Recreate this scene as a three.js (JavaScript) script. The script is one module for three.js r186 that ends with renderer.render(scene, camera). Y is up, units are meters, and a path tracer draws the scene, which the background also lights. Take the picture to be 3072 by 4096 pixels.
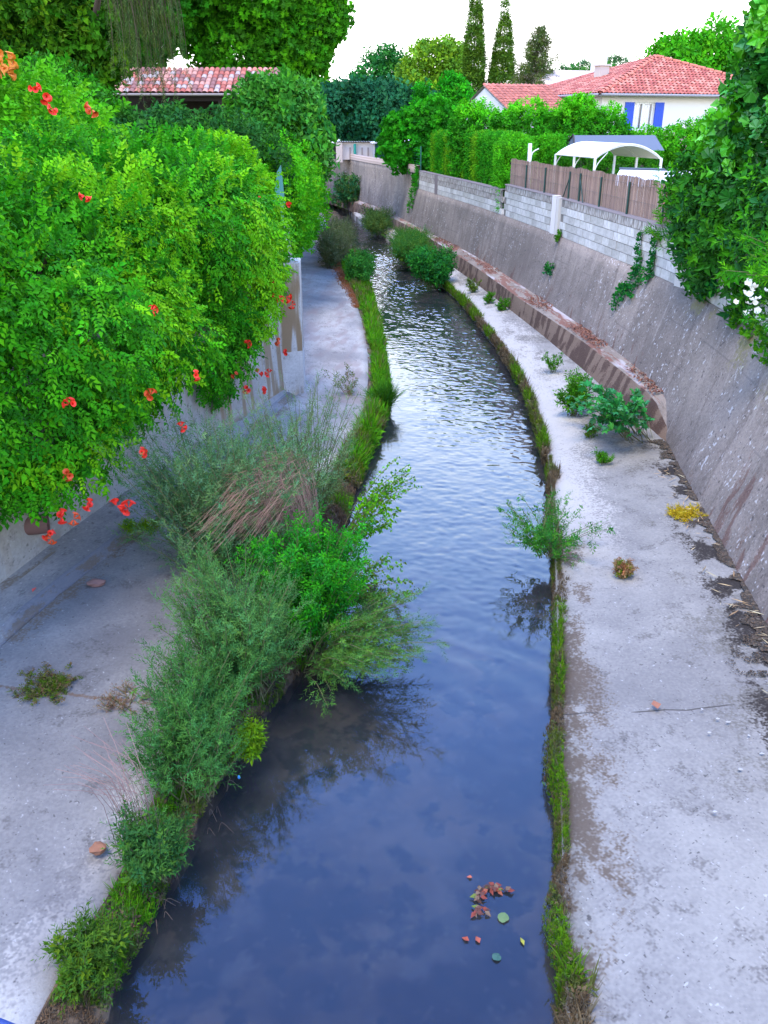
import * as THREE from 'three';
import { mergeGeometries } from 'three/addons/utils/BufferGeometryUtils.js';

// ---------------------------------------------------------------- camera, sky, sun, exposure
const scene = new THREE.Scene();
const camera = new THREE.PerspectiveCamera(62, 768 / 1024, 0.1, 2000);
camera.position.set(0, 5.6, 0);
camera.rotation.x = THREE.MathUtils.degToRad(-24.63);
const renderer = new THREE.WebGLRenderer({ antialias: true });
renderer.toneMapping = THREE.LinearToneMapping;
renderer.toneMappingExposure = 2.4;
renderer.shadowMap.enabled = true;

// evening sky: white towards the whole horizon, blue overhead
{
  const w = 512, h = 256, d = new Float32Array(w * h * 4);
  const stops = [[-90, .25, .26, .26], [-1, .5, .5, .5], [0, 1.7, 1.66, 1.62], [11, 1.65, 1.68, 1.72], [17, 1.5, 1.68, 2.0], [26, .92, 1.3, 2.15], [38, .44, .8, 1.95], [55, .15, .35, 1.12], [90, .1, .24, .82]];
  for (let j = 0; j < h; j++) {
    const el = ((j + .5) / h - .5) * 180;
    let k = 0; while (k < stops.length - 2 && stops[k + 1][0] < el) k++;
    const a = stops[k], b = stops[k + 1], t = Math.min(1, Math.max(0, (el - a[0]) / (b[0] - a[0])));
    for (let i = 0; i < w; i++) {
      const o = (j * w + i) * 4;
      for (let c = 0; c < 3; c++) d[o + c] = a[c + 1] + (b[c + 1] - a[c + 1]) * t;
      d[o + 3] = 1;
    }
  }
  const sky = new THREE.DataTexture(d, w, h, THREE.RGBAFormat, THREE.FloatType);
  sky.mapping = THREE.EquirectangularReflectionMapping; sky.minFilter = sky.magFilter = THREE.LinearFilter; sky.needsUpdate = true;
  scene.background = sky; scene.environment = sky;
}
const sun = new THREE.DirectionalLight(new THREE.Color().setRGB(1, .9, .74), 1.5);
sun.position.set(-7, 40, -8); sun.target.position.set(0, 0, -20);
sun.castShadow = true; sun.shadow.radius = 45; sun.shadow.mapSize.set(2048, 2048);
Object.assign(sun.shadow.camera, { left: -50, right: 50, top: 60, bottom: -60, near: 1, far: 140 });
scene.add(sun, sun.target);

// ---------------------------------------------------------------- helpers
function rngOf(seed) { let a = seed >>> 0; return () => { a |= 0; a = a + 0x6D2B79F5 | 0; let t = Math.imul(a ^ a >>> 15, 1 | a); t = t + Math.imul(t ^ t >>> 7, 61 | t) ^ t; return ((t ^ t >>> 14) >>> 0) / 4294967296; }; }
const hash2 = (x, y, s) => { let h = Math.imul(x, 374761393) ^ Math.imul(y, 668265263) ^ Math.imul(s, 1274126177); h = Math.imul(h ^ h >>> 13, 1274126177); return ((h ^ h >>> 16) >>> 0) / 4294967296; };
function noise(x, y, s = 0) {
  const xi = Math.floor(x), yi = Math.floor(y), fx = x - xi, fy = y - yi, u = fx * fx * (3 - 2 * fx), v = fy * fy * (3 - 2 * fy);
  const a = hash2(xi, yi, s), b = hash2(xi + 1, yi, s), c = hash2(xi, yi + 1, s), d = hash2(xi + 1, yi + 1, s);
  return a + (b - a) * u + (c - a) * v + (a - b - c + d) * u * v;
}
function fbm(x, y, o = 4, s = 0) { let t = 0, a = .5, n = 0; for (let i = 0; i < o; i++) { t += a * noise(x, y, s + i * 17); n += a; a *= .5; x *= 2.03; y *= 2.03; } return t / n; }
const noise3 = (x, y, z, s = 0) => (noise(x + z * .71, y - z * .37, s) + noise(y + x * .37 + 31, z + x * .23, s + 5) + noise(z - y * .41 + 57, x + y * .19, s + 9)) / 3;
const sstep = (a, b, x) => { const t = Math.min(1, Math.max(0, (x - a) / (b - a))); return t * t * (3 - 2 * t); };
const lerp = (a, b, t) => a + (b - a) * t;
const V = (x, y, z) => new THREE.Vector3(x, y, z);
const lin = (r, g, b) => new THREE.Color().setRGB(r, g, b);
const srgb = (r, g, b) => new THREE.Color().setRGB(r / 255, g / 255, b / 255, THREE.SRGBColorSpace);
/** a polyline given as [z, x] pairs, z falling, read as x(z) */
function line(pts) {
  return z => {
    let k = 0; while (k < pts.length - 2 && pts[k + 1][0] > z) k++;
    const t = (z - pts[k][0]) / (pts[k + 1][0] - pts[k][0]), p0 = pts[Math.max(0, k - 1)], p1 = pts[k], p2 = pts[k + 1], p3 = pts[Math.min(pts.length - 1, k + 2)];
    if (t < 0 || t > 1) return lerp(p1[1], p2[1], t);
    const m = (a, b) => (b[1] - a[1]) / ((b[0] - a[0]) || 1), h = p2[0] - p1[0], m1 = k ? m(p0, p2) * h : m(p1, p2) * h, m2 = k < pts.length - 2 ? m(p1, p3) * h : m(p1, p2) * h;
    const t2 = t * t, t3 = t2 * t;
    return (2 * t3 - 3 * t2 + 1) * p1[1] + (t3 - 2 * t2 + t) * m1 + (-2 * t3 + 3 * t2) * p2[1] + (t3 - t2) * m2;
  };
}
const used = {};
const numbered = n => { const k = used[n] = (used[n] ?? -1) + 1; return k ? `${n}_${String(k).padStart(3, '0')}` : n; };
function tag(o, label, category, group, kind) { o.userData.label = label; if (category) o.userData.category = category; if (group) o.userData.group = group; if (kind) o.userData.kind = kind; return o; }
function thing(name, label, category, pos = [0, 0, 0], turn = 0, group) {
  const o = new THREE.Group(); o.name = numbered(name); o.position.set(...pos); o.rotation.y = turn; scene.add(o);
  return tag(o, label, category, group);
}
function mesh(name, geo, mat, parent) { const m = new THREE.Mesh(geo, mat); m.name = name; m.castShadow = m.receiveShadow = true; parent.add(m); return m; }
function struct(name, geo, mat, label) { const m = mesh(numbered(name), geo, mat, scene); m.userData.kind = 'structure'; if (label) m.userData.label = label; return m; }
function inst(name, geo, mat, list, parent, asStuff = true) { // list: [{m: Matrix4, c: Color}]
  const o = new THREE.InstancedMesh(geo, mat, list.length); o.name = name; o.castShadow = o.receiveShadow = true;
  list.forEach((e, i) => { o.setMatrixAt(i, e.m); if (e.c) o.setColorAt(i, e.c); });
  if (asStuff) o.userData.kind = 'stuff';
  parent.add(o); return o;
}
const box = (w, h, d, x = 0, y = 0, z = 0) => new THREE.BoxGeometry(w, h, d).translate(x, y, z);
function plain(g) { g = g.index ? g.toNonIndexed() : g; for (const k of Object.keys(g.attributes)) if (k !== 'position') g.deleteAttribute(k); g.computeVertexNormals(); return g; }
const merge = list => mergeGeometries(list.map(plain));
/** tapered tube through points */
function tube(pts, r0, r1, sides = 6, smooth = true) {
  const curve = pts.length > 2 && smooth ? new THREE.CatmullRomCurve3(pts) : null, n = curve ? Math.max(pts.length * 2, 5) : pts.length - 1;
  const P = [], idx = []; let ref = V(.3, .1, .9).normalize();
  for (let i = 0; i <= n; i++) {
    const t = i / n, p = curve ? curve.getPoint(t) : pts[i], q = curve ? curve.getTangent(t) : pts[Math.min(i + 1, n)].clone().sub(pts[Math.max(0, i - 1)]).normalize();
    const a = V().crossVectors(q, ref).normalize(), b = V().crossVectors(q, a).normalize(), r = lerp(r0, r1, t);
    for (let k = 0; k < sides; k++) { const th = k / sides * 6.2832; P.push(p.x + (a.x * Math.cos(th) + b.x * Math.sin(th)) * r, p.y + (a.y * Math.cos(th) + b.y * Math.sin(th)) * r, p.z + (a.z * Math.cos(th) + b.z * Math.sin(th)) * r); }
  }
  for (let i = 0; i < n; i++) for (let k = 0; k < sides; k++) { const k2 = (k + 1) % sides, a = i * sides + k, b = i * sides + k2, c = a + sides, d = b + sides; idx.push(a, c, b, b, c, d); }
  const g = new THREE.BufferGeometry(); g.setAttribute('position', new THREE.Float32BufferAttribute(P, 3)); g.setIndex(idx); g.computeVertexNormals(); return g;
}
/** surface through rows of points; uv 0..1 over the sheet, uv1 in metres */
function sheet(rows, flip = false) {
  const P = [], U = [], W = [], idx = [], n = rows[0].length, R = rows.length; let along = 0;
  rows.forEach((row, j) => {
    if (j) along += row[0].distanceTo(rows[j - 1][0]);
    let across = 0;
    row.forEach((p, i) => { if (i) across += p.distanceTo(row[i - 1]); P.push(p.x, p.y, p.z); U.push(i / (n - 1), j / (R - 1)); W.push(across, along); });
  });
  for (let j = 0; j < R - 1; j++) for (let i = 0; i < n - 1; i++) { const a = j * n + i, b = a + 1, c = a + n, d = c + 1; flip ? idx.push(a, c, b, b, c, d) : idx.push(a, b, c, b, d, c); }
  const g = new THREE.BufferGeometry(); g.setAttribute('position', new THREE.Float32BufferAttribute(P, 3)); g.setAttribute('uv', new THREE.Float32BufferAttribute(U, 2)); g.setAttribute('uv1', new THREE.Float32BufferAttribute(W, 2));
  g.setIndex(idx); g.computeVertexNormals(); return g;
}
const range = (a, b, n) => Array.from({ length: n + 1 }, (_, i) => lerp(a, b, i / n));
function tex(w, h, fn, color = true) {
  const d = new Uint8Array(w * h * 4);
  for (let j = 0; j < h; j++) for (let i = 0; i < w; i++) { const c = fn((i + .5) / w, (j + .5) / h), o = (j * w + i) * 4; for (let k = 0; k < 3; k++) d[o + k] = Math.max(0, Math.min(255, typeof c === 'number' ? c : c[k])); d[o + 3] = 255; }
  const t = new THREE.DataTexture(d, w, h); t.magFilter = THREE.LinearFilter; t.minFilter = THREE.LinearMipmapLinearFilter; t.generateMipmaps = true; t.wrapS = t.wrapT = THREE.RepeatWrapping;
  if (color) t.colorSpace = THREE.SRGBColorSpace; t.needsUpdate = true; return t;
}
const turn = (x, z) => [x * .82 - z * .57, x * .57 + z * .82];
const mixc = (a, b, t) => [lerp(a[0], b[0], t), lerp(a[1], b[1], t), lerp(a[2], b[2], t)];
// tiling grain for bump, one tile = 1.5 m
const pn = (x, y, p, s) => { const xi = Math.floor(x), yi = Math.floor(y), fx = x - xi, fy = y - yi, u = fx * fx * (3 - 2 * fx), v = fy * fy * (3 - 2 * fy), m = k => ((k % p) + p) % p; const a = hash2(m(xi), m(yi), s), b = hash2(m(xi + 1), m(yi), s), c = hash2(m(xi), m(yi + 1), s), d = hash2(m(xi + 1), m(yi + 1), s); return lerp(lerp(a, b, u), lerp(c, d, u), v); };
const grain = tex(512, 512, (u, v) => 255 * (.25 * pn(u * 8, v * 8, 8, 1) + .3 * pn(u * 40, v * 40, 40, 2) + .25 * pn(u * 110, v * 110, 110, 3) + .2 * pn(u * 240, v * 240, 240, 4)), false);
grain.channel = 1; grain.repeat.set(1 / 1.5, 1 / 1.5);
const std = (color, roughness = .9, more = {}) => new THREE.MeshStandardMaterial({ color, roughness, ...more });
const mapped = (map, bump = .006) => new THREE.MeshStandardMaterial({ map, roughness: .93, bumpMap: grain, bumpScale: bump });

// ---------------------------------------------------------------- plan of the channel (metres; z runs away from the bridge)
const waterR = line([[3, .2], [-1, .72], [-3.8, 1.15], [-5.05, 1.36], [-6.8, 1.66], [-9.45, 2.12], [-12.3, 2.57], [-14.3, 2.84], [-17.6, 3.08], [-21, 3.06], [-24, 2.92], [-28.8, 2.55], [-33.3, 1.95], [-37.3, 1.2], [-44.9, .25], [-49.9, -.76], [-54.7, -1.68], [-62, -2.7], [-66, -4], [-70, -7], [-73, -14]]);
const bankR = z => waterR(z) + .07;
const ledgeB = line([[-13, 5.02], [-14.07, 4.94], [-16.35, 4.78], [-17.7, 4.64], [-20.1, 4.44], [-22.8, 4.18], [-26.3, 3.77], [-30.5, 3.24], [-36.8, 2.3], [-43.9, 1.15], [-50, -.1], [-56, -1.55], [-62, -3.2], [-66, -5], [-70, -8], [-73, -14]]);
const ledgeT = line([[-13, 5.2], [-14.5, 5.12], [-16.8, 4.98], [-18.4, 4.84], [-20.3, 4.64], [-22.6, 4.33], [-25.2, 3.97], [-31, 3.28], [-36.8, 2.42], [-43.9, 1.27], [-50, .05], [-56, -1.4], [-62, -3.05], [-66, -4.9], [-70, -7.9], [-73, -14]]);
const wall1 = line([[3, 3.35], [-2, 3.95], [-5, 4.3], [-8.4, 4.65], [-11, 4.92], [-13.2, 5.14], [-14.5, 5.26], [-16.4, 5.27], [-18.7, 5.15], [-22.2, 4.82], [-26.2, 4.36], [-31.6, 3.7], [-36.8, 2.85], [-41.9, 1.85], [-47, .95], [-52.4, -.1], [-57, -1.3], [-62.8, -2.85], [-66, -4.5], [-70, -7.6], [-73, -14]]);   // wall at height 1.0
const wall2 = line([[3, 4.6], [-2, 5.0], [-5, 5.2], [-8.4, 5.45], [-11, 5.67], [-13, 5.82], [-15, 5.87], [-17, 5.85], [-19, 5.72], [-21, 5.5], [-23, 5.28], [-26, 4.93], [-29, 4.5], [-32, 4.05], [-36.8, 3.2], [-41.9, 2.15], [-47, 1.2], [-52.4, .12], [-57, -1.1], [-62.8, -2.65], [-66, -4.3], [-70, -7.4], [-73, -14]]);   // wall at height 2.6
const wallX = (z, y) => lerp(wall1(z), wall2(z), (y - 1) / 1.6);
const footR = z => z > -14.4 ? wallX(z, .45) : Math.min(wallX(z, .45), ledgeB(z));
const bankL = line([[3, -2.6], [-1, -2.45], [-3.7, -2.17], [-4.3, -2.08], [-4.8, -1.97], [-5.9, -1.88], [-7.2, -1.68], [-9, -1.35], [-11, -1.02], [-14.2, -.68], [-16.2, -.36], [-19.7, -.27], [-24.8, -.53], [-29, -.93], [-34, -1.55], [-40, -2.1], [-50, -3.1], [-60, -4.1], [-66, -5.6], [-70, -9], [-73, -16]]);
const waterL = line([[3, -2.3], [-1, -2.2], [-3.83, -1.93], [-4.6, -1.78], [-5.5, -1.66], [-6.6, -1.4], [-7.7, -1.0], [-8.6, -.7], [-10, -.68], [-11.5, -.6], [-14.3, -.36], [-16, -.1], [-17.6, .04], [-19.8, .02], [-26, -.22], [-34.3, -.74], [-42.3, -1.4], [-54.7, -2.5], [-62, -3.3], [-66, -4.8], [-70, -8.2], [-73, -15]]);
const wallL = line([[3, -7.1], [-2, -6.1], [-6.5, -5.12], [-9, -4.58], [-11.1, -4.06], [-13, -3.4], [-15, -2.72], [-17.4, -2.0]]);
const curbL = line([[3, -6.5], [-2, -5.45], [-6.5, -4.46], [-7.8, -4.17], [-9, -3.9], [-10.5, -3.46], [-12.5, -2.98], [-15, -2.35], [-17.4, -1.78]]);
const wallL2 = line([[-17.4, -1.98], [-20, -2.18], [-24.4, -2.55], [-30, -3.05], [-36, -3.5], [-45, -3.95], [-52, -4.8], [-60, -6], [-66, -8], [-73, -18]]);
const LAND = 2.58, TOPL = 2.95;

// ---------------------------------------------------------------- ground with the channel cut out of it
{
  const s = new THREE.Shape([[-700, 700], [700, 700], [700, -700], [-700, -700]].map(p => new THREE.Vector2(...p)));
  const hole = [];
  for (const z of range(3, -73, 60)) hole.push(new THREE.Vector2(wall2(z) + .12, -z));
  for (const z of range(-73, -17.5, 40)) hole.push(new THREE.Vector2(wallL2(z) - .2, -z));
  for (const z of range(-17.4, 3, 20)) hole.push(new THREE.Vector2(wallL(z) - .3, -z));
  s.holes.push(new THREE.Path(hole));
  const g = new THREE.ShapeGeometry(s).rotateX(-Math.PI / 2).translate(0, LAND, 0);
  const p = g.attributes.position, uv = new Float32Array(p.count * 2);
  for (let i = 0; i < p.count; i++) { uv[2 * i] = p.getX(i) / 6; uv[2 * i + 1] = p.getZ(i) / 6; }
  g.setAttribute('uv', new THREE.BufferAttribute(uv, 2));
  const t = tex(256, 256, (u, v) => { const n = .6 * pn(u * 6, v * 6, 6, 1) + .4 * pn(u * 30, v * 30, 30, 2); return mixc([78, 84, 50], [112, 112, 62], n); });
  struct('ground', g, new THREE.MeshStandardMaterial({ map: t, roughness: 1 }));
}

// ---------------------------------------------------------------- river bed and water
{
  for (const [z0, z1, n, w, h] of [[2, -13, 70, 768, 2048], [-13, -72, 120, 256, 2048]]) {
    const rows = range(z0, z1, n).map(z => range(waterL(z) - .8, waterR(z) + .5, 16).map(x => V(x, -.3 + .1 * noise(x * 1.4, z * 1.4, 3), z)));
    const t = tex(w, h, (u, v) => {
      const z = lerp(z0, z1, v), x = lerp(waterL(z) - .8, waterR(z) + .5, u), [p, q] = turn(x, z), n1 = fbm(p * 1.6, q * 1.6, 4, 5), m = fbm(p * 5, q * 5, 4, 9), s = .6 * noise(p * 24, q * 24, 4) + .4 * noise(p * 11, q * 11, 6);
      let c = mixc([34, 31, 25], [86, 74, 55], sstep(.28, .72, n1)); c = mixc(c, [22, 25, 22], sstep(.5, .72, m) * .8); c = mixc(c, [98, 94, 86], sstep(.5, .78, fbm(p * 2.6 + 7, q * 2.6, 5, 15)) * .5); return mixc(c, [96, 88, 74], sstep(.66, .84, s) * .3);
    });
    t.wrapS = t.wrapT = THREE.ClampToEdgeWrapping;
    struct('riverbed', sheet(rows), new THREE.MeshStandardMaterial({ map: t, roughness: 1 }));
  }
  const wr = [];
  const zs = []; for (let z = 1.5; z > -71;) { zs.push(z); z -= z > -8 ? .05 : z > -24 ? .034 : z > -40 ? .05 : .1; }
  const cols = 120;
  const wave = (x, z) => {
    const lively = .22 + .5 * sstep(-6, -12, z) + .7 * sstep(-13, -20, z) + 1.6 * sstep(-22, -34, z);
    const side = sstep(.0, 1.2, x - waterL(z)) * .75 + .25;
    const a = noise(x * 2.1 + 9, z * 1.3, 11) - .5, b = noise(x * 5.2 + z * .8, z * 4.1, 12) - .5, c = noise(x * 9 - z, z * 11, 13) - .5, e = noise(x * 15 + z * 3, z * 21 + x * 4, 14) - .5, calm = sstep(-5, -11, z);
    const ring = Math.sin(Math.hypot(x - .1, z + 6.6) * 15 + noise(x * 2, z * 2, 8) * 5) * Math.exp(-((Math.hypot(x - 1.2, z + 8.2) / 1.1) ** 2)) * .0016;
    return ring + lively * side * (.007 * a + .006 * b + (.0035 + .0035 * calm) * c + .0062 * calm * e);
  };
  for (const z of zs) wr.push(range(waterL(z) - .55, waterR(z) + .3, cols).map(x => V(x, wave(x, z), z)));
  const m = new THREE.MeshPhysicalMaterial({ color: lin(.72, .78, .86), roughness: .03, transmission: .98, thickness: .5, ior: 1.62, specularColor: lin(.55, .78, 1) });  // specular tint paints extra blue into the sky reflections
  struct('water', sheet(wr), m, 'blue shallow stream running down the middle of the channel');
}

// ---------------------------------------------------------------- concrete banks
/** grainy mask: of amount d (0..1), broken up into centimetre grains */
const stipple = (x, z, d, s) => { const [p, q] = turn(x, z); return sstep(-.2, .24, .8 * d - .1 - .8 * (.55 * noise(p * 60, q * 60, s) + .3 * noise(p * 26, q * 26, s + 1) + .15 * noise(p * 9, q * 9, s + 2))); };
function concreteAt(x, z, light, dark, s) {
  const [p, q] = turn(x, z), big = fbm(p * .5, q * .5, 4, s), mid = fbm(q * 2.4, p * 2.4, 4, s + 3), fine = noise(p * 48, q * 48, s + 7);
  let c = mixc(dark, light, sstep(.2, .78, .5 * big + .32 * mid + .18 * fine));
  c = mixc(c, [dark[0] * .66, dark[1] * .64, dark[2] * .62], stipple(x, z, sstep(.42, .8, fbm(p * 5, q * 5, 3, s + 11)) * .62, s + 12) * .5);
  c = mixc(c, [66, 62, 58], sstep(.8, .9, .7 * noise(p * 60, q * 60, s + 21) + .3 * noise(p * 23, q * 23, s + 22)) * .6);
  return mixc(c, [206, 204, 200], sstep(.82, .92, .7 * noise(q * 52, p * 52, s + 31) + .3 * noise(q * 21, p * 21, s + 32)) * .5);
}
function bankSlab(name, z0, z1, n, xa, xb, ya, yb, texFn, w, h, label, lift = 0) {
  const rows = range(z0, z1, n).map(z => range(0, 1, 8).map(u => { const x = lerp(xa(z), xb(z), u); return V(x, lerp(ya, yb, u) + lift + .012 * (noise(x * 1.5, z * 1.5, 40) - .5), z); }));
  rows.forEach(r => r.unshift(V(r[0].x - (xa(z0) > 0 ? .02 : -.02), -.35, r[0].z)));
  const g = sheet(rows, xa(z0) < 0);
  const U = g.attributes.uv; for (let j = 0; j < rows.length; j++) for (let i = 0; i < 10; i++) U.setX(j * 10 + i, Math.max(0, (i - 1) / 8));
  const t = tex(w, h, (u, v) => { const z = lerp(z0, z1, v), a = xa(z), b = xb(z); return texFn(lerp(a, b, u), z, Math.abs(b - a) * u, Math.abs(b - a) * (1 - u)); });
  t.wrapS = t.wrapT = THREE.ClampToEdgeWrapping;
  return struct(name, g, mapped(t), label);
}
const rightBank = (x, z, fromEdge, fromWall) => {
  let c = concreteAt(x, z, [156, 150, 138], [120, 115, 108], 100);
  // pale dried sediment along the edge further up
  c = mixc(c, [194, 186, 172], sstep(-8.5, -12, z) * stipple(x, z, sstep(1.6, .2, fromEdge + .8 * (fbm(x * 2, z * .8, 3, 60) - .5)), 59) * .8);
  // grainy brown dirt along the near edge
  const rag = fbm(x * 3.2, z * 2.0, 4, 61), band = .42 * (1 - sstep(-10.5, -12.5, z)) * sstep(-3.2, -4.8, z) + .06;
  c = mixc(c, [92, 77, 61], stipple(x, z, sstep(.3, .7, rag) * sstep(band * 1.9, band * .2, fromEdge) * .95, 62) * .85);
  c = mixc(c, [98, 92, 80], stipple(x, z, sstep(.4, .7, fbm(x * 2.4 + 9, z * 1.9, 4, 63)) * sstep(2.1, .5, fromWall) * .7 * sstep(-4, -6, z), 66) * .65);
  // black soil in front of the wall
  c = mixc(c, [46, 38, 30], stipple(x, z, sstep(.36, .62, fbm(x * 3, z * 2.4, 4, 64)) * sstep(.95, .25, fromWall) * (1 - sstep(-13.5, -15, z)), 67));
  const cz = -6.83 + .06 * (fbm(x * 3, 1, 3, 65) - .5); c = mixc(c, [62, 56, 50], sstep(.014, .004, Math.abs(z - cz)) * .75 * sstep(.3, .5, noise(x * 2.2, 5, 68)));
  return c;
};
const leftBank = (x, z, fromEdge, fromCurb) => {
  let c = concreteAt(x, z, z < -13 ? [172, 166, 156] : [149, 144, 136], z < -13 ? [136, 130, 122] : [113, 109, 105], 200);
  c = mixc(c, [186, 179, 166], stipple(x, z, sstep(.85, .1, fromEdge + .6 * (fbm(x * 2, z * 1.2, 3, 70) - .5)) * (z > -7 || z < -13 ? .9 : .2), 69) * .75);
  c = mixc(c, [104, 100, 98], sstep(.36, .8, fbm(x * 1.3 + 5, z * 1.1, 5, 71)) * .5);
  c = mixc(c, [106, 84, 62], stipple(x, z, sstep(.36, .66, fbm(x * 4, z * 4, 4, 72)) * sstep(.45, .05, fromCurb) * .7, 75) * .7);
  const cz = -7.05 + .12 * (x + 3) + .1 * (fbm(x * 2, 4, 3, 73) - .5); if (x < -1.9) c = mixc(c, [106, 80, 60], stipple(x, z, sstep(.06, .0, Math.abs(z - cz)) * .8, 76) * .7);
  const streak = fbm(x * 5 + z * .7, z * 1.2, 3, 74); if (z < -17) c = mixc(c, [136, 118, 110], sstep(.45, .75, streak) * .5);
  return c;
};
bankSlab('right_bank', 2, -7, 40, bankR, z => wallX(z, .42), .25, .42, rightBank, 1024, 2048, 'pale concrete bank right of the stream, nearest slab');
bankSlab('right_bank', -7, -17, 40, bankR, z => footR(z) + .08, .25, .42, rightBank, 640, 1536, 'concrete bank right of the stream beside the ledge end');
bankSlab('right_bank', -17, -73, 90, bankR, z => footR(z) + .08, .25, .42, rightBank, 256, 1024, 'narrow concrete bank under the long ledge');
bankSlab('left_bank', 2, -8, 40, bankL, curbL, .25, .4, leftBank, 1024, 2048, 'concrete bank left of the stream, nearest slab');
bankSlab('left_bank', -8, -17.4, 40, bankL, curbL, .25, .4, leftBank, 640, 1536, 'concrete bank left of the stream under the vine');
bankSlab('left_bank', -17.4, -73, 90, bankL, z => wallL2(z) - .05, .25, .42, leftBank, 256, 1024, 'long concrete bank left of the stream beyond the pier');
// soil between the left slab and the water
{
  const rows = range(-2.5, -60, 380).map(z => { const a = bankL(z) - .1, b = waterL(z) + .02; return range(0, 1, 10).map(u => { const x = lerp(a, b, u) + .12 * (noise(z * 3.1, u * 3, 81) - .5) * u, bump = .13 * (fbm(x * 5, z * 5, 3, 80) - .42); return V(x, u > .95 ? -.25 : .24 * (1 - u * u) + bump * Math.sin(u * 3) + .02, z); }); });
  const t = tex(256, 2048, (u, v) => { const x = u, z = v * 57; const n = fbm(x * 8, z * 5, 4, 82); return mixc([46, 38, 30], [112, 92, 70], sstep(.25, .75, n)); });
  struct('soil', sheet(rows, true), new THREE.MeshStandardMaterial({ map: t, roughness: 1 }), 'brown earth washed against the left bank');
}

// ---------------------------------------------------------------- right retaining wall with its ledge
{
  const W = thing('retaining_wall', 'tall sloping grey brown concrete retaining wall right of the stream', 'wall');
  const wallTex = (z0, z1, y0, y1) => (u, v) => {
    const z = lerp(z0, z1, v), y = lerp(y0, y1, u);
    const zz = z + .3 * y + .25 * (fbm(z * 1.4, y * 1.4, 2, 299) - .5);
    let c = mixc([108, 97, 87], [148, 134, 121], sstep(.25, .75, .5 * fbm(z * .5, y * .7, 4, 300) + .3 * fbm(z * 3, y * 2.2, 4, 301) + .2 * noise(z * 40, y * 40, 298)));
    c = mixc(c, [92, 80, 72], stipple(z, y, sstep(.42, .85, fbm(zz * 7, y * .6, 3, 302)) * .8, 297) * .5); c = mixc(c, [166, 154, 142], stipple(z, y, sstep(.5, .9, fbm(zz * 8 + 40, y * .5, 3, 303)) * .8, 296) * .5);
    c = mixc(c, [196, 192, 188], sstep(.72, .84, .65 * noise(z * 30, y * 30, 304) + .35 * noise(z * 11, y * 11, 294)) * sstep(.34, .6, fbm(z * .8, y * .9, 3, 305)) * .8);
    c = mixc(c, [62, 54, 50], sstep(.76, .86, .65 * noise(y * 32, z * 32, 306) + .35 * noise(z * 12, y * 12, 295)) * .6);
    // rust and algae
    c = mixc(c, [92, 58, 42], stipple(z, y, sstep(.48, .78, fbm(zz * 4, y * 1.2, 4, 307)) * sstep(1.4, .5, y + .4 * noise(z * 2, 1, 308)) * .7, 293) * .55);
    c = mixc(c, [118, 112, 54], stipple(z, y, sstep(.4, .68, fbm(z * 1.2, y * 1.6, 4, 309)) * sstep(1.4, 2.5, y) * (z > -17 ? .8 : .2), 292) * .65);
    c = mixc(c, [84, 46, 34], stipple(z, y, sstep(.48, .74, fbm(zz * 6, y * 2, 4, 310)) * sstep(.52, .36, fbm(z * .5, 3, 2, 311)) * sstep(2.1, .8, y), 291) * .45);
    for (const j of [1.45, 2.05]) c = mixc(c, [84, 76, 72], sstep(.02, .004, Math.abs(y - j - .05 * (fbm(z * .6, j, 3, 312) - .5))) * .35 * sstep(.45, .65, fbm(z * .9, j * 5, 2, 313)));
    return c;
  };
  for (const [z0, z1, n, top, w] of [[2, -12, 60, 2.6, 2048], [-12, -26, 60, 2.6, 2048], [-26, -46, 50, 2.6, 1024], [-46, -73, 50, 3.3, 512]]) {
    const rows = range(z0, z1, n).map(z => range(.2, top, 10).map(y => V(wallX(z, Math.min(y, 2.62)), y, z)).concat([V(wallX(z, 2.6) + .42, top + .004, z)]));
    const g = sheet(rows), U = g.attributes.uv; for (let j = 0; j <= n; j++) for (let i = 0; i < 12; i++) U.setX(j * 12 + i, Math.min(1, i / 10));
    const t = tex(384, w, wallTex(z0, z1, .2, top)); t.wrapS = t.wrapT = THREE.ClampToEdgeWrapping;
    mesh('wall_face', g, mapped(t, .012), W);
  }
  // ledge
  const lt = tex(256, 2048, (u, v) => {
    const z = lerp(-14.2, -73, v), s = u * 3.4;
    let c = concreteAt(s * .6 + 2, z, [160, 146, 130], [120, 106, 92], 400);
    if (u < .45) { c = mixc(c, [112, 84, 62], .6); c = mixc(c, [66, 44, 32], stipple(z, s, sstep(.3, .66, fbm(z * 5, s * .8, 4, 401)), 405) * .75); }
    else { c = mixc(c, [120, 70, 52], sstep(.52, .62, fbm(z * 1.1, s * 2, 4, 402) + .3 * (fbm(z * 9, s * 9, 2, 403) - .5)) * .7); c = mixc(c, [196, 190, 190], sstep(.58, .7, fbm(z * .9 + 20, s, 3, 404)) * .6); }
    return c;
  });
  const rows = range(-14.2, -73, 110).map(z => { const k = sstep(-14.2, -15.6, z), yt = lerp(.5, .9, k), x0 = ledgeB(z), x1 = ledgeT(z), x2 = wallX(z, 1) + .1; return [V(x0, .3, z), V(lerp(x0, x1, .5), lerp(.3, yt, .5), z), V(lerp(x1, x0, .15) + .01 * noise(z * 4, 2), yt - .03, z), V(x1 + .03, yt, z), V(lerp(x1, x2, .5), yt + .05, z), V(x2, yt + .09, z)]; });
  const g = sheet(rows), U = g.attributes.uv; const us = [0, .22, .43, .47, .72, 1]; for (let j = 0; j < rows.length; j++) us.forEach((u, i) => U.setX(j * 6 + i, u));
  const L = mesh('ledge', g, mapped(lt, .01), W); L.userData.label = 'stained concrete ledge along the foot of the wall';
}

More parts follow.
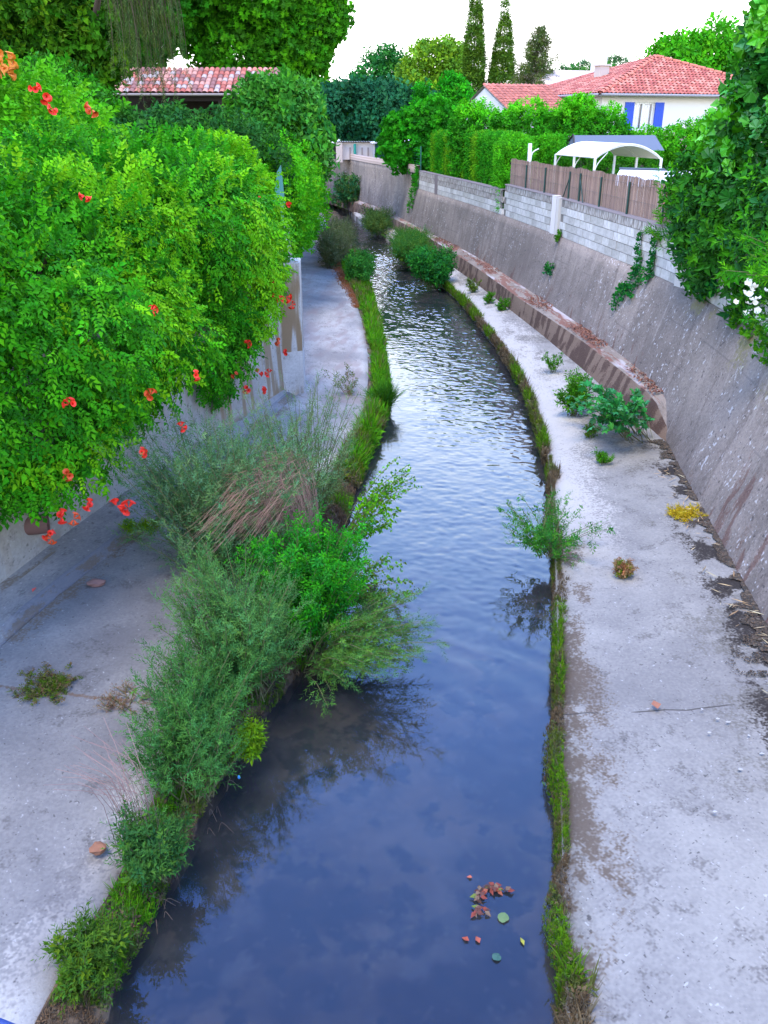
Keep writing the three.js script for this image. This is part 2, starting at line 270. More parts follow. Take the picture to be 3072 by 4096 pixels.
// ---------------------------------------------------------------- left retaining wall, kerb, pier, drain
{
  const W = thing('retaining_wall', 'pale plastered retaining wall on the left, half hidden by the flowering vine', 'wall');
  const t = tex(1024, 256, (u, v) => { const z = lerp(3, -17.4, u), y = lerp(.3, TOPL, v); let c = concreteAt(z * .8, y * .8, [182, 177, 168], [150, 146, 140], 500); c = mixc(c, [126, 110, 92], sstep(.5, .68, fbm(z * 2, y * 4, 4, 501)) * sstep(.8, .5, y) * .8); return mixc(c, [134, 112, 84], sstep(.52, .66, fbm(z * 6, y * .6, 4, 502)) * (z < -14.5 ? .8 : .12)); });
  t.wrapS = t.wrapT = THREE.ClampToEdgeWrapping;
  const rows = range(.3, TOPL, 8).map(y => range(3, -17.4, 50).map(z => V(wallL(z) - .04 * (y - .5), y, z)));
  rows.push(range(3, -17.4, 50).map(z => V(wallL(z) - .45, TOPL + .004, z)));
  const g = sheet(rows, true); { const U = g.attributes.uv, n = rows.length; for (let j = 0; j < n; j++) for (let i = 0; i < 51; i++) U.setXY(j * 51 + i, i / 50, Math.min(1, j / 8)); }
  mesh('wall_face', g, mapped(t, .006), W);
  // kerb (footing) at its foot
  const kt = tex(256, 1024, (u, v) => { const z = lerp(3, -17.4, v); let c = concreteAt(u + 4, z, [152, 148, 142], [110, 108, 108], 510); if (u < .35) c = mixc(c, [98, 100, 108], sstep(.35, .6, fbm(z * 1.5, u * 3, 4, 511)) * .6); return mixc(c, [104, 86, 66], stipple(u, z, sstep(.4, .72, fbm(z * 3, u * 5, 4, 512)) * (u > .8 || (u > .1 && u < .3) ? .85 : .2), 513) * .6); });
  const kr = range(3, -17.4, 60).map(z => { const a = curbL(z), b = wallL(z) - .03; return [V(a + .02, .3, z), V(a - .16, .47, z), V(a - .2, .48, z), V(lerp(a - .2, b, .5), .53, z), V(b, .57, z)]; });
  const kg = sheet(kr, true), KU = kg.attributes.uv; [0, .32, .36, .7, 1].forEach((u, i) => { for (let j = 0; j < kr.length; j++) KU.setX(j * 5 + i, u); });
  mesh('footing', kg, mapped(kt, .008), W);
  const pier = new THREE.Shape([[-2.62, -16.9], [-1.7, -17.38], [-1.72, -17.95], [-2.5, -18]].map(p => new THREE.Vector2(p[0], -p[1])));
  const pg = new THREE.ExtrudeGeometry(pier, { depth: TOPL - .2, bevelEnabled: true, bevelSize: .02, bevelThickness: .02, bevelSegments: 1 }).rotateX(-Math.PI / 2).translate(0, .3, 0);
  const pt = tex(256, 256, (u, v) => { const x = u * 3, y = v * 3; let c = concreteAt(x, y, [202, 200, 198], [160, 156, 152], 520); return mixc(c, [128, 104, 74], sstep(.45, .62, fbm(x * 5, y * .5, 4, 521)) * sstep(.25, .55, v + .25 * (fbm(x * 7, 1, 2, 522) - .5)) * .85); });
  pt.repeat.set(.4, .4);
  mesh('pier', pg, new THREE.MeshStandardMaterial({ map: pt, roughness: .9 }), W).userData.label = 'rust streaked concrete pier where the wall turns';
  const rows2 = range(.3, TOPL, 6).map(y => range(-17.7, -73, 60).map(z => V(wallL2(z) - .03 * (y - .5), y, z)));
  rows2.push(range(-17.7, -73, 60).map(z => V(wallL2(z) - .35, TOPL + .004, z)));
  const t2 = tex(1024, 128, (u, v) => { const z = lerp(-17, -73, u), y = v * 2.7; return mixc(concreteAt(z, y, [188, 182, 176], [150, 142, 136], 530), [130, 106, 80], sstep(.5, .65, fbm(z * 5, y * .5, 4, 531)) * .6); });
  mesh('wall_face', sheet(rows2, true), mapped(t2, .008), W);
  const pipe = new THREE.LatheGeometry([[.105, -.3], [.125, -.3], [.125, .12], [.105, .12], [.105, -.3]].map(p => new THREE.Vector2(...p)), 20).rotateZ(-Math.PI / 2).rotateY(.25).translate(-4.36, .98, -9.7);
  const pp = mesh('drain_pipe', pipe, std(srgb(112, 84, 78), .8), W); pp.userData.label = 'short rusty round drain pipe in the wall';
  mesh('pipe_shade_disc', new THREE.CircleGeometry(.105, 18).rotateY(Math.PI / 2 + .25).translate(-4.5, .98, -9.66), std(srgb(40, 32, 30), 1), pp);  // dark disc set inside the pipe, painting the shade of its depth
}

// ---------------------------------------------------------------- block walls on top of the right retaining wall
const blockTex = [0, 1, 2, 3].map(k => tex(128, 64, (u, v) => { const n = fbm(u * 6 + k * 9, v * 3, 4, 600 + k), s = noise(u * 60, v * 26, 610 + k); let c = mixc([[172, 167, 156], [190, 185, 174], [204, 198, 188], [182, 177, 168]][k], [[186, 180, 170], [202, 197, 187], [214, 209, 200], [194, 189, 180]][k], sstep(.3, .7, n)); c = mixc(c, [140, 134, 126], sstep(.6, .85, fbm(u * 12, v * 1.5 + k, 3, 620 + k)) * .4); return mixc(c, [110, 110, 110], sstep(.84, .95, s) * .4); }));
const dirtyTex = [0, 1, 2].map(k => tex(128, 64, (u, v) => { const n = fbm(u * 16 + k * 9, v * 1.2, 4, 640 + k); let c = mixc([126, 116, 106], [190, 183, 172], sstep(.3, .66, n)); return mixc(c, [84, 76, 74], sstep(.6, .75, fbm(u * 22 + k * 5, v * 1.5, 3, 650 + k)) * .6); }));
const blockMats = blockTex.map(t => new THREE.MeshStandardMaterial({ map: t, roughness: .95 })), dirtyMats = dirtyTex.map(t => new THREE.MeshStandardMaterial({ map: t, roughness: .95 }));
const mortar = std(srgb(120, 112, 102), 1), cement = std(srgb(200, 192, 180), .95), darkCement = std(srgb(122, 112, 110), .95);
const blockGeo = {};
const blockOf = len => blockGeo[len.toFixed(2)] ??= box(len, .184, .2);
/** stations along the wall top, equal steps of arc length, from z0 (near) to z1 */
function stations(fx, z0, z1, step) {
  const out = []; let z = z0, x = fx(z), acc = 0; out.push([x, z]);
  while (z > z1) { const z2 = z - .01, x2 = fx(z2); acc += Math.hypot(x2 - x, .01); z = z2; x = x2; if (acc >= step) { out.push([x, z]); acc -= step; } }
  return out;
}
const wallTop = z => wall2(z) + .14;
function blockWall(label, z0, z1, courses, y0, dirty, extra) {
  const W = thing('block_wall', label, 'wall', [0, 0, 0], 0, 'block walls along the right side'), rnd = rngOf(Math.round(-z0 * 10)), st = stations(wallTop, z0, z1, .25);
  for (let c = 0; c < courses; c++) for (let i = c % 2; i + 2 < st.length + (c % 2 ? 1 : 0); i += 2) {
    const a = st[i], b = st[Math.min(i + 2, st.length - 1)], len = Math.hypot(a[0] - b[0], a[1] - b[1]); if (len < .2) continue;
    const dirtyOne = c >= courses - dirty, mat = dirtyOne ? dirtyMats[Math.floor(rnd() * 3)] : blockMats[Math.floor(rnd() * 4)];
    const m = mesh('block', blockOf(len > .4 ? .484 : .234), mat, W);
    m.position.set((a[0] + b[0]) / 2 + (rnd() - .5) * .008, y0 + .1 + c * .2, (a[1] + b[1]) / 2); m.rotation.y = Math.atan2(a[1] - b[1], b[0] - a[0]) + (rnd() < .5 ? Math.PI : 0);
  }
  const top = y0 + courses * .2, sideRow = dx => st.map(([x, z]) => [x + dx, z]);
  const rows = st.filter((_, i) => i % 2 === 0 || i === st.length - 1).map(([x, z]) => [V(x - .082, y0 - .02, z), V(x - .082, top - .006, z), V(x + .088, top - .006, z), V(x + .088, y0 - .02, z)]);
  mesh('mortar', sheet(rows), mortar, W);
  const cop = st.filter((_, i) => i % 2 === 0 || i === st.length - 1).map(([x, z], i) => { const e = .012 * (noise(i * 1.3, 4, 7) - .5); return [V(x - .108 + e, top - .004, z), V(x - .105 + e, top + .03, z), V(x + .115, top + .034, z), V(x + .115, top - .004, z)]; });
  mesh('coping', sheet(cop), darkCement, W);
  return W;
}
const post = (x, z, y0, y1, w, d, turn = 0) => box(w, y1 - y0, d).rotateY(turn).translate(x, (y0 + y1) / 2, z);
{
  const W = blockWall('long near stretch of concrete block wall from the frame edge to the narrow gap', -2.4, -25.7, 5, 2.605, 1);
  for (const [z, w] of [[-17.3, .3], [-25.82, .16]]) mesh('pillar', post(wallTop(z) - .012, z, 2.605, 3.62, .25, w, .25), cement, W);
  const W2 = blockWall('short middle stretch of block wall under the far end of the reed fence', -26.25, -31.5, 5, 2.605, 1);
  mesh('pillar', post(wallTop(-26.15) - .012, -26.15, 2.605, 3.66, .26, .26, .3), std(srgb(214, 206, 200), .9), W2).userData.label = 'pale smooth pillar beside the gap';
  const W3 = blockWall('low weathered stretch of block wall below the clipped hedge', -31.7, -44.6, 4, 2.605, 2);
  mesh('pillar', post(wallTop(-41) - .012, -41, 2.605, 3.44, .25, .3, .5), darkCement, W3);
  const g = mesh(numbered('drain_post'), merge([post(wallTop(-25.95) + .02, -25.96, 2.6, 3.6, .09, .09), box(.14, .05, .14, wallTop(-25.95) + .02, 2.62, -25.96)]), std(srgb(24, 52, 54), .6), scene);
  tag(g, 'dark green post standing in the narrow gap of the block wall', 'post');
}
// coping of the far plastered wall
{
  const st = stations(z => wall2(z) + .1, -45, -72, .6), W = thing('parapet_wall', 'far pinkish rendered parapet below the pale hut', 'wall');
  const t = tex(512, 64, (u, v) => { const c = concreteAt(u * 24, v * 1, [196, 176, 162], [160, 140, 128], 700); return mixc(c, [128, 108, 96], sstep(.5, .7, fbm(u * 80, v * 2, 3, 701)) * .5); });
  mesh('wall_face', sheet(st.map(([x, z]) => [V(x - .12, 3.29, z), V(x - .12, 3.62, z), V(x + .1, 3.63, z), V(x + .1, 3.29, z)])), new THREE.MeshStandardMaterial({ map: t, roughness: .95 }), W);
}

// ---------------------------------------------------------------- reed fence on the wall
{
  const F = thing('reed_fence', 'brown reed screen on green posts on top of the block wall', 'fence'), rnd = rngOf(77), fx = z => wallTop(z) + .03;
  const st = stations(fx, -16.6, -31.3, .012), P = [], C = [], idx = [];
  st.forEach(([x, z], i) => {
    const base = 3.645 + (Math.abs(z + 26) < .5 ? -.02 : 0), h = .78 + .05 * (noise(i * .03, 1, 5) - .5) + .035 * rnd(), r = .0065, o = P.length / 3, dx = (rnd() - .5) * .012, t = (rnd() - .5) * .02;
    const k = .72 + .45 * rnd(), tone = [.3 * k, .2 * k, .155 * k]; if (rnd() < .12) { tone[0] *= 1.5; tone[1] *= 1.5; tone[2] *= 1.45; }
    for (const y of [0, 1]) for (const [a, b] of [[-1, .3], [0, -1], [1, .3]]) { P.push(x + dx + b * r + t * y * .3, base + y * h, z + a * r + t * y); C.push(...tone); }
    idx.push(o, o + 1, o + 3, o + 1, o + 4, o + 3, o + 1, o + 2, o + 4, o + 2, o + 5, o + 4, o + 2, o, o + 5, o, o + 3, o + 5);
  });
  const g = new THREE.BufferGeometry(); g.setAttribute('position', new THREE.Float32BufferAttribute(P, 3)); g.setAttribute('color', new THREE.Float32BufferAttribute(C, 3)); g.setIndex(idx); g.computeVertexNormals();
  const m = mesh('reed_screen', g, new THREE.MeshStandardMaterial({ vertexColors: true, roughness: .9, side: THREE.DoubleSide }), F); m.userData.kind = 'stuff';
  const pm = std(srgb(28, 66, 58), .55);
  for (const z of [-16.7, -18.9, -20.9, -22.8, -24.4, -25.3, -27.5, -29.4]) mesh('post', new THREE.CylinderGeometry(.024, .024, .72, 8).translate(fx(z) - .045, 3.62 + .36, z), pm, F);
  for (const [z, s] of [[-25.3, -1], [-24.4, 1]]) mesh('brace', tube([V(fx(z + s * .4) - .06, 3.64, z + s * .42), V(fx(z) - .045, 4.2, z)], .016, .016, 6), pm, F);
  for (const y of [3.95, 4.3]) mesh('tie_wire', tube(range(-16.6, -31.3, 24).map(z => V(fx(z) - .014, y, z)), .003, .003, 4), std(srgb(90, 90, 86), .5), F);
}

// ---------------------------------------------------------------- house with a red hipped roof
const tileMats = [[176, 84, 62], [190, 98, 72], [160, 72, 56], [198, 112, 86]].map(c => std(srgb(...c), .85));
const tileGeo = (w, l) => { const P = [], idx = []; for (const y of [0, 1]) for (let k = 0; k <= 4; k++) { const th = Math.PI * k / 4; P.push(-Math.cos(th) * w / 2 * (1 - .12 * y), Math.sin(th) * w * .32 + (y ? .0 : .025), -y * l); } for (let k = 0; k < 4; k++) idx.push(k, k + 5, k + 1, k + 1, k + 5, k + 6); const g = new THREE.BufferGeometry(); g.setAttribute('position', new THREE.Float32BufferAttribute(P, 3)); g.setIndex(idx); g.computeVertexNormals(); return g; };
/** tiles over a triangle or quad roof face: eave from a to b, top edge from c (above a) to d (above b) */
function tileFace(a, b, c, d, w, l, rnd) {
  const out = [], ev = b.clone().sub(a), L = ev.length(); ev.normalize();
  const mid = c.clone().add(d).multiplyScalar(.5).sub(a.clone().add(b).multiplyScalar(.5)), up = mid.clone().addScaledVector(ev, -mid.dot(ev)), H = up.length(); up.normalize();
  const nrm = V().crossVectors(ev, up).normalize(); if (nrm.y < 0) nrm.negate();
  const c0 = c.clone().sub(a).dot(ev), d0 = d.clone().sub(a).dot(ev);
  for (let r = 0; r * l * .86 < H; r++) { const t = r * l * .86 / H, x0 = c0 * t, x1 = lerp(L, d0, t); for (let x = x0 + w / 2; x < x1; x += w) { const p = a.clone().addScaledVector(ev, x + (rnd() - .5) * .01).addScaledVector(up, r * l * .86).addScaledVector(nrm, .01 + rnd() * .012); out.push(new THREE.Matrix4().makeBasis(ev, nrm, up.clone().negate()).setPosition(p)); } }
  return out;
}
{
  const H = thing('house', 'white villa with red hipped tile roof and a blue shuttered window', 'house', [10.6, LAND, -46], THREE.MathUtils.degToRad(22)), rnd = rngOf(5);
  const white = std(srgb(226, 220, 214), .9), E = 6.8 - LAND, wx0 = 1.94, wx1 = 3.15, wy0 = 5.2 - LAND, wy1 = 6.46 - LAND;
  const s = new THREE.Shape([[0, 0], [12, 0], [12, E], [0, E]].map(p => new THREE.Vector2(...p))); s.holes.push(new THREE.Path([[wx0, wy0], [wx0, wy1], [wx1, wy1], [wx1, wy0]].map(p => new THREE.Vector2(...p))));
  mesh('wall', new THREE.ExtrudeGeometry(s, { depth: .25, bevelEnabled: false }).translate(0, 0, -.25), white, H);
  mesh('wall', box(.25, E, 7.7, .125, E / 2, -4.1), white, H); mesh('wall', box(.25, E, 7.7, 11.875, E / 2, -4.1), white, H); mesh('wall', box(12, E, .25, 6, E / 2, -8.08), white, H);
  mesh('plinth', box(12.06, wy0 - .12, .05, 6, (wy0 - .12) / 2, .028), std(srgb(190, 166, 152), .95), H);
  const win = mesh('window', merge([box(.07, wy1 - wy0, .06, wx0 + .035, (wy0 + wy1) / 2, -.12), box(.07, wy1 - wy0, .06, wx1 - .035, (wy0 + wy1) / 2, -.12), box(1.05, .07, .06, (wx0 + wx1) / 2, wy1 - .035, -.12), box(1.05, .07, .06, (wx0 + wx1) / 2, wy0 + .035, -.12), box(.12, wy1 - wy0 - .14, .06, (wx0 + wx1) / 2, (wy0 + wy1) / 2, -.119)]), std(srgb(236, 234, 232), .5), H);
  const glass = new THREE.MeshPhysicalMaterial({ color: 0xffffff, transmission: .95, roughness: .02, thickness: 0 });
  for (const c of [wx0 + .3, wx1 - .3]) { mesh('pane', box(.4, wy1 - wy0 - .14, .006, c, (wy0 + wy1) / 2, -.13), glass, win); const pts = range(-.19, .19, 24).map(x => V(c + x, 0, -.2 + .02 * Math.sin(x * 60))); mesh('curtain', sheet([pts.map(p => V(p.x, wy0 + .05, p.z)), pts.map(p => V(p.x, wy1 - .05, p.z))]), std(srgb(224, 226, 232), .9, { side: THREE.DoubleSide }), win); }
  mesh('sill', box(1.4, .08, .16, (wx0 + wx1) / 2, wy0 - .06, .06), white, H);
  const blue = std(srgb(20, 74, 190), .5);
  for (const x of [wx0 - .3, wx1 + .3]) { const sh = mesh('shutter', box(.54, 1.26, .035, x, (wy0 + wy1) / 2, .03), blue, H); sh.userData.label = 'open blue wooden shutter'; for (const y of [.3, .96]) mesh('batten', box(.5, .09, .02, x, wy0 + y, .056), blue, sh); for (let k = 0; k < 4; k++) mesh('plank', box(.118, 1.24, .008, x - .195 + k * .13, (wy0 + wy1) / 2, .05), blue, sh); }
  const o = .45, ap = V(6, E + 1.95, -4.1), c = [V(-o, E - .02, o), V(12 + o, E - .02, o), V(12 + o, E - .02, -8.2 - o), V(-o, E - .02, -8.2 - o)];
  const P = []; for (let k = 0; k < 4; k++) P.push(...c[k].toArray(), ...c[(k + 1) % 4].toArray(), ...ap.toArray());
  P.push(...c[0].toArray(), ...c[2].toArray(), ...c[1].toArray(), ...c[0].toArray(), ...c[3].toArray(), ...c[2].toArray());
  const rg = new THREE.BufferGeometry(); rg.setAttribute('position', new THREE.Float32BufferAttribute(P, 3)); rg.computeVertexNormals();
  const roof = mesh('roof', rg, std(srgb(186, 176, 168), .9), H);
  const list = []; for (const k of [0, 3, 1]) for (const m of tileFace(c[k], c[(k + 1) % 4], ap, ap, .24, .36, rnd)) list.push({ m, c: lin(...[[.42, .115, .07], [.47, .15, .095], [.36, .085, .055], [.52, .2, .13]][Math.floor(rnd() * 4)]).multiplyScalar(.9 + .3 * rnd()) });
  inst('roof_tile', tileGeo(.24, .38), std(0xffffff, .85, { side: THREE.DoubleSide }), list, roof);
  for (let k = 0; k < 2; k++) { const n = 18; for (let i = 0; i < n; i++) { const a = c[k].clone().lerp(ap, i / n), d = ap.clone().sub(c[k]).normalize(), side = V().crossVectors(V(0, 1, 0), d).normalize(), up = V().crossVectors(d, side); mesh('ridge_tile', tileGeo(.3, .4), tileMats[3], roof).applyMatrix4(new THREE.Matrix4().makeBasis(side, up, d.negate()).setPosition(a.addScaledVector(up, .05))); } }
  mesh('gutter', merge([tube([V(-o, E - .03, o + .05), V(12 + o, E - .03, o + .05)], .06, .06, 8, false), tube([V(-o - .05, E - .03, o), V(-o - .05, E - .03, -8.2 - o)], .06, .06, 8, false)]), std(srgb(150, 146, 146), .5), H);
  const ch = mesh('chimney', box(.55, .9, .55, 2.6, E + 1.0, -4.0), std(srgb(190, 178, 166), .9), roof); mesh('cap', box(.68, .07, .68, 2.6, E + 1.49, -4.0), cement, H);
  // lower wing on the left
  const wg = (() => { const q = [V(-4.2, E - .75, -1.6), V(-.3, E - .75, -1.6), V(-.3, E + .45, -4.4), V(-4.2, E + .45, -4.4), V(-4.2, E - .75, -7.2), V(-.3, E - .75, -7.2)]; const g = new THREE.BufferGeometry(); g.setAttribute('position', new THREE.Float32BufferAttribute([0, 1, 2, 0, 2, 3, 3, 2, 5, 3, 5, 4].flatMap(i => q[i].toArray()), 3)); g.computeVertexNormals(); return [g, q]; })();
  const wr = mesh('roof', wg[0], std(srgb(186, 176, 168), .9), H);
  inst('roof_tile', tileGeo(.24, .38), std(0xffffff, .85, { side: THREE.DoubleSide }), tileFace(wg[1][0], wg[1][1], wg[1][3], wg[1][2], .24, .36, rnd).map(m => ({ m, c: lin(.45, .14, .09).multiplyScalar(.8 + .4 * rnd()) })), wr);
  mesh('wall', box(3.9, E - .9, 5.2, -2.1, (E - .9) / 2, -4.4), white, H);
  const gb = new THREE.ExtrudeGeometry(new THREE.Shape([[1.8, E - .8], [7, E - .8], [4.4, E + .34]].map(p => new THREE.Vector2(...p))), { depth: .12, bevelEnabled: false }).rotateY(Math.PI / 2).translate(-4.12, 0, 0); mesh('gable', gb, white, H);
}
{ // pale house further back
  const H = thing('house', 'far cream house with a pale roof half hidden behind the dark conifer', 'house', [14.2, LAND, -72], .3);
  const E = 5.4; mesh('wall', box(7, E, 6, 0, E / 2, 0), std(srgb(232, 226, 206), .9), H);
  const g = new THREE.BufferGeometry(), q = [V(-3.8, E, 3.4), V(3.8, E, 3.4), V(3.8, E + 1.1, 0), V(-3.8, E + 1.1, 0), V(3.8, E, -3.4), V(-3.8, E, -3.4)]; g.setAttribute('position', new THREE.Float32BufferAttribute([0, 1, 2, 0, 2, 3, 3, 2, 4, 3, 4, 5, 1, 4, 2, 0, 3, 5].flatMap(i => q[i].toArray()), 3)); g.computeVertexNormals();
  mesh('roof', g, std(srgb(214, 190, 170), .9), H);
  mesh('chimney', box(.9, 2.6, .8, 1.9, E + 1.2, .4), std(srgb(224, 222, 216), .9), H);
  mesh('window', box(.9, 1.1, .04, -1.5, 3.8, 3.025), std(srgb(90, 100, 110), .3), H);
}

// ---------------------------------------------------------------- garden shelters behind the reed fence
{
  const B = V(6.62, 0, -28.9), A = V(5.95, 0, -32), w = V(1.95, 0, .42), S = thing('garden_shelter', 'white arched garden shelter on slim posts behind the reed screen', 'shelter');
  const cloth = std(srgb(236, 232, 226), .8, { side: THREE.DoubleSide }), wp = std(srgb(228, 224, 218), .5), ey = 4.56, rise = .42;
  const arch = (p, dy = 0) => range(0, 1, 16).map(t => V(p.x + w.x * t, ey + dy + rise * Math.sin(Math.PI * t) ** .8, p.z + w.z * t));
  mesh('roof_sheet', sheet(range(0, 1, 10).map(t => arch(B.clone().lerp(A, t)))), cloth, S);
  mesh('roof_sheet', sheet([arch(B, 0), arch(B, -.07)]), cloth, S);
  for (const t of [0, .5, 1]) { const p = B.clone().lerp(A, t); for (const k of [0, 1]) { const q = p.clone().addScaledVector(w, k); mesh('post', post(q.x, q.z, LAND, ey, .07, .07), wp, S); } const b = p.clone(); mesh('bracket', tube([V(b.x, ey - .42, b.z), V(b.x + .1, ey - .16, b.z + .02), V(b.x + .36, ey + .16, b.z + .08)], .016, .016, 6), wp, S); mesh('bow', tube(arch(p, -.02), .02, .02, 6), wp, S); }
  for (const k of [0, 1]) mesh('eave_rail', tube([B.clone().addScaledVector(w, k).setY(ey), A.clone().addScaledVector(w, k).setY(ey)], .025, .025, 6, false), wp, S);
  const P = thing('bracket_post', 'lone white post with curved bracket left of the arched shelter', 'post', [4.82, LAND, -30.6]);
  mesh('post', box(.11, 2.36, .11, 0, 1.18, 0), wp, P); mesh('bracket', tube([V(.05, 1.75, 0), V(.1, 2.08, 0), V(.3, 2.2, 0)], .02, .02, 6), wp, P);
  const T = thing('garden_shed', 'low white pitched shed roof showing above the reed screen', 'shed', [7.15, LAND, -23.9], -.5);
  mesh('wall', box(1.7, 1.55, 1.2, 0, .775, 0), wp, T);
  const g = new THREE.BufferGeometry(), q = [V(-1, 1.5, .75), V(1, 1.5, .75), V(1, 1.86, 0), V(-1, 1.86, 0), V(1, 1.5, -.75), V(-1, 1.5, -.75)]; g.setAttribute('position', new THREE.Float32BufferAttribute([0, 1, 2, 0, 2, 3, 3, 2, 4, 3, 4, 5, 1, 4, 2, 0, 3, 5].flatMap(i => q[i].toArray()), 3)); g.computeVertexNormals();
  mesh('roof', g, std(srgb(232, 232, 236), .6, { side: THREE.DoubleSide }), T); mesh('ridge_cap', tube([V(-1.02, 1.88, 0), V(1.02, 1.88, 0)], .03, .03, 6, false), std(srgb(70, 80, 90), .6), T);
  const D = thing('garden_shed', 'dark grey felt roofed shed behind the white arched shelter', 'shed', [9.4, LAND, -38.4], .05);
  mesh('wall', box(3.0, 1.95, 1.6, 0, .975, 0), std(srgb(84, 72, 60), .9), D);
  const g2 = new THREE.BufferGeometry(), q2 = [V(-1.75, 1.95, 1.05), V(1.9, 1.95, 1.05), V(1.8, 2.5, 0), V(-1.6, 2.5, 0), V(1.9, 1.95, -1.05), V(-1.75, 1.95, -1.05)]; g2.setAttribute('position', new THREE.Float32BufferAttribute([0, 1, 2, 0, 2, 3, 3, 2, 4, 3, 4, 5, 1, 4, 2, 0, 3, 5].flatMap(i => q2[i].toArray()), 3)); g2.computeVertexNormals();
  mesh('roof', g2, std(srgb(96, 104, 116), .85, { side: THREE.DoubleSide }), D); mesh('barge_board', tube([V(-1.77, 1.93, 1.07), V(-1.62, 2.52, 0), V(-1.77, 1.93, -1.07)], .04, .04, 4, false), std(srgb(60, 54, 50), .8), D);
}

// ---------------------------------------------------------------- huts on the far wall
function corrugated(w, d, pitch = .16, amp = .03) { const n = Math.round(w / pitch) * 6; return sheet([0, 1].map(k => range(0, w, n).map(x => V(x - w / 2, amp * Math.sin(x / pitch * 6.2832), k ? -d : 0)))); }
{
  const y0 = 3.3, H = thing('hut', 'small pale hut with wavy roof and turquoise downpipe at the channel bend', 'hut', [-1.9, y0, -61.5], -.08);
  mesh('wall', box(2.3, 1.05, 1.8, 0, .5, -.9), std(srgb(222, 206, 196), .9), H); mesh('corner_pillar', box(.42, 1.2, .4, -1.05, .42, .1), std(srgb(206, 186, 172), .9), H);
  for (const x of [-.35, .45, .85]) mesh('plank', box(.1, .75, .03, x, .35, .02), std(srgb(170, 150, 140), .9), H);
  mesh('roof', corrugated(2.9, 2.4).rotateX(-.06).translate(.05, 1.1, .25), std(srgb(216, 212, 206), .7, { side: THREE.DoubleSide }), H);
  mesh('downpipe', new THREE.CylinderGeometry(.09, .09, 1.7, 10).translate(-.02, .1, .14), std(srgb(40, 150, 130), .6), H);
  const L = thing('lean_to', 'low lean to roof left of the pale hut', 'hut', [-4.6, y0, -62.5]);
  mesh('roof', corrugated(3.2, 1.8).rotateX(.1).rotateZ(.05).translate(0, .92, .3), std(srgb(200, 190, 176), .8, { side: THREE.DoubleSide }), L);
  mesh('wall', box(3, .9, .1, 0, .4, -.6), std(srgb(64, 84, 76), .9), L); for (const x of [-1.4, 0, 1.4]) mesh('post', box(.08, .95, .08, x, .42, .2), std(srgb(120, 112, 100), .9), L);
  const R = thing('lean_to', 'white edged lean to with dark teal wall right of the pale hut', 'hut', [.75, y0, -59.5], .12);
  mesh('roof', merge([box(2.9, .07, 1.7, 0, 1.12, -.5)]).rotateZ(.05), std(srgb(226, 222, 224), .7), R); mesh('wall', box(2.7, 1.15, .12, 0, .5, .05), std(srgb(28, 76, 80), .85), R);
  for (const x of [-1.1, -.2, .7]) mesh('panel', box(.06, 1.1, .03, x, .5, .13), std(srgb(70, 110, 100), .8), R);
}
{ // wire fence with green posts between huts and clipped hedge
  const F = thing('mesh_fence', 'thin green mesh fence on the far wall beside the clipped hedge', 'fence'), pm = std(srgb(38, 104, 88), .6);
  for (const z of [-44.9, -47.4, -50, -53]) mesh('post', new THREE.CylinderGeometry(.03, .03, 1.2, 8).translate(wall2(z) + .2, 3.9, z), pm, F);
  const w = []; for (let k = 0; k < 9; k++) w.push(tube([V(wall2(-44.9) + .2, 3.45 + k * .12, -44.9), V(wall2(-49) + .2, 3.45 + k * .12, -49), V(wall2(-53) + .2, 3.45 + k * .12, -53)], .004, .004, 3, false));
  mesh('wires', merge(w), pm, F).userData.kind = 'stuff';
}

// ---------------------------------------------------------------- barn with canal tiles on the left
{
  const H = thing('barn', 'open barn with weathered pink canal tile roof among the left trees', 'barn', [-7.6, LAND, -38], .04), rnd = rngOf(9), E = 4.02, wood = std(srgb(46, 38, 32), 1);
  const a = V(-3.3, E, 0), b = V(3.3, E, 0), c = V(-3.3, E + .98, -2.7), d = V(3.3, E + .98, -2.7);
  const g = new THREE.BufferGeometry(); g.setAttribute('position', new THREE.Float32BufferAttribute([a, b, d, a, d, c].flatMap(v => v.toArray()), 3)); g.computeVertexNormals();
  const roof = mesh('roof', g, std(srgb(120, 84, 72), .95, { side: THREE.DoubleSide }), H);
  const tg = tileGeo(.23, .5), tm = [[196, 120, 100], [206, 150, 132], [176, 96, 80], [186, 168, 158], [150, 104, 96]].map(q => std(srgb(...q), .9, { side: THREE.DoubleSide }));
  for (const m of tileFace(a, b, c, d, .225, .48, rnd)) mesh('roof_tile', tg, tm[Math.floor(rnd() * 5)], roof).applyMatrix4(m);
  mesh('gutter', tube([V(-3.35, E - .03, .08), V(3.35, E - .03, .08)], .05, .05, 8, false), std(srgb(150, 140, 134), .6), H);
  mesh('back_wall', box(6.4, E, .2, 0, E / 2, -2.6), wood, H);
  for (const x of [-3.1, -1, 1, 3.1]) mesh('post', box(.18, E - .05, .18, x, (E - .05) / 2, -.2), wood, H);
  mesh('beam', box(6.5, .22, .16, 0, E - .15, -.2), wood, H); mesh('floor', box(6.4, .02, 2.6, 0, .012, -1.3), std(srgb(60, 50, 42), 1), H);
}
{ // teal sheet at the wall end
  const g = new THREE.ExtrudeGeometry(new THREE.Shape([[0, 0], [.3, .05], [.24, .95], [.14, .8]].map(p => new THREE.Vector2(...p))), { depth: .03, bevelEnabled: false }).translate(-2.66, 3.72, -21.6);
  const o = mesh(numbered('metal_sheet'), merge([g, box(.06, 1.2, .05, -2.44, 3.3, -21.59)]), std(srgb(62, 120, 116), .6), scene); tag(o, 'narrow teal metal sheet poking out between the vine and the far creeper hedge', 'sheet');
}
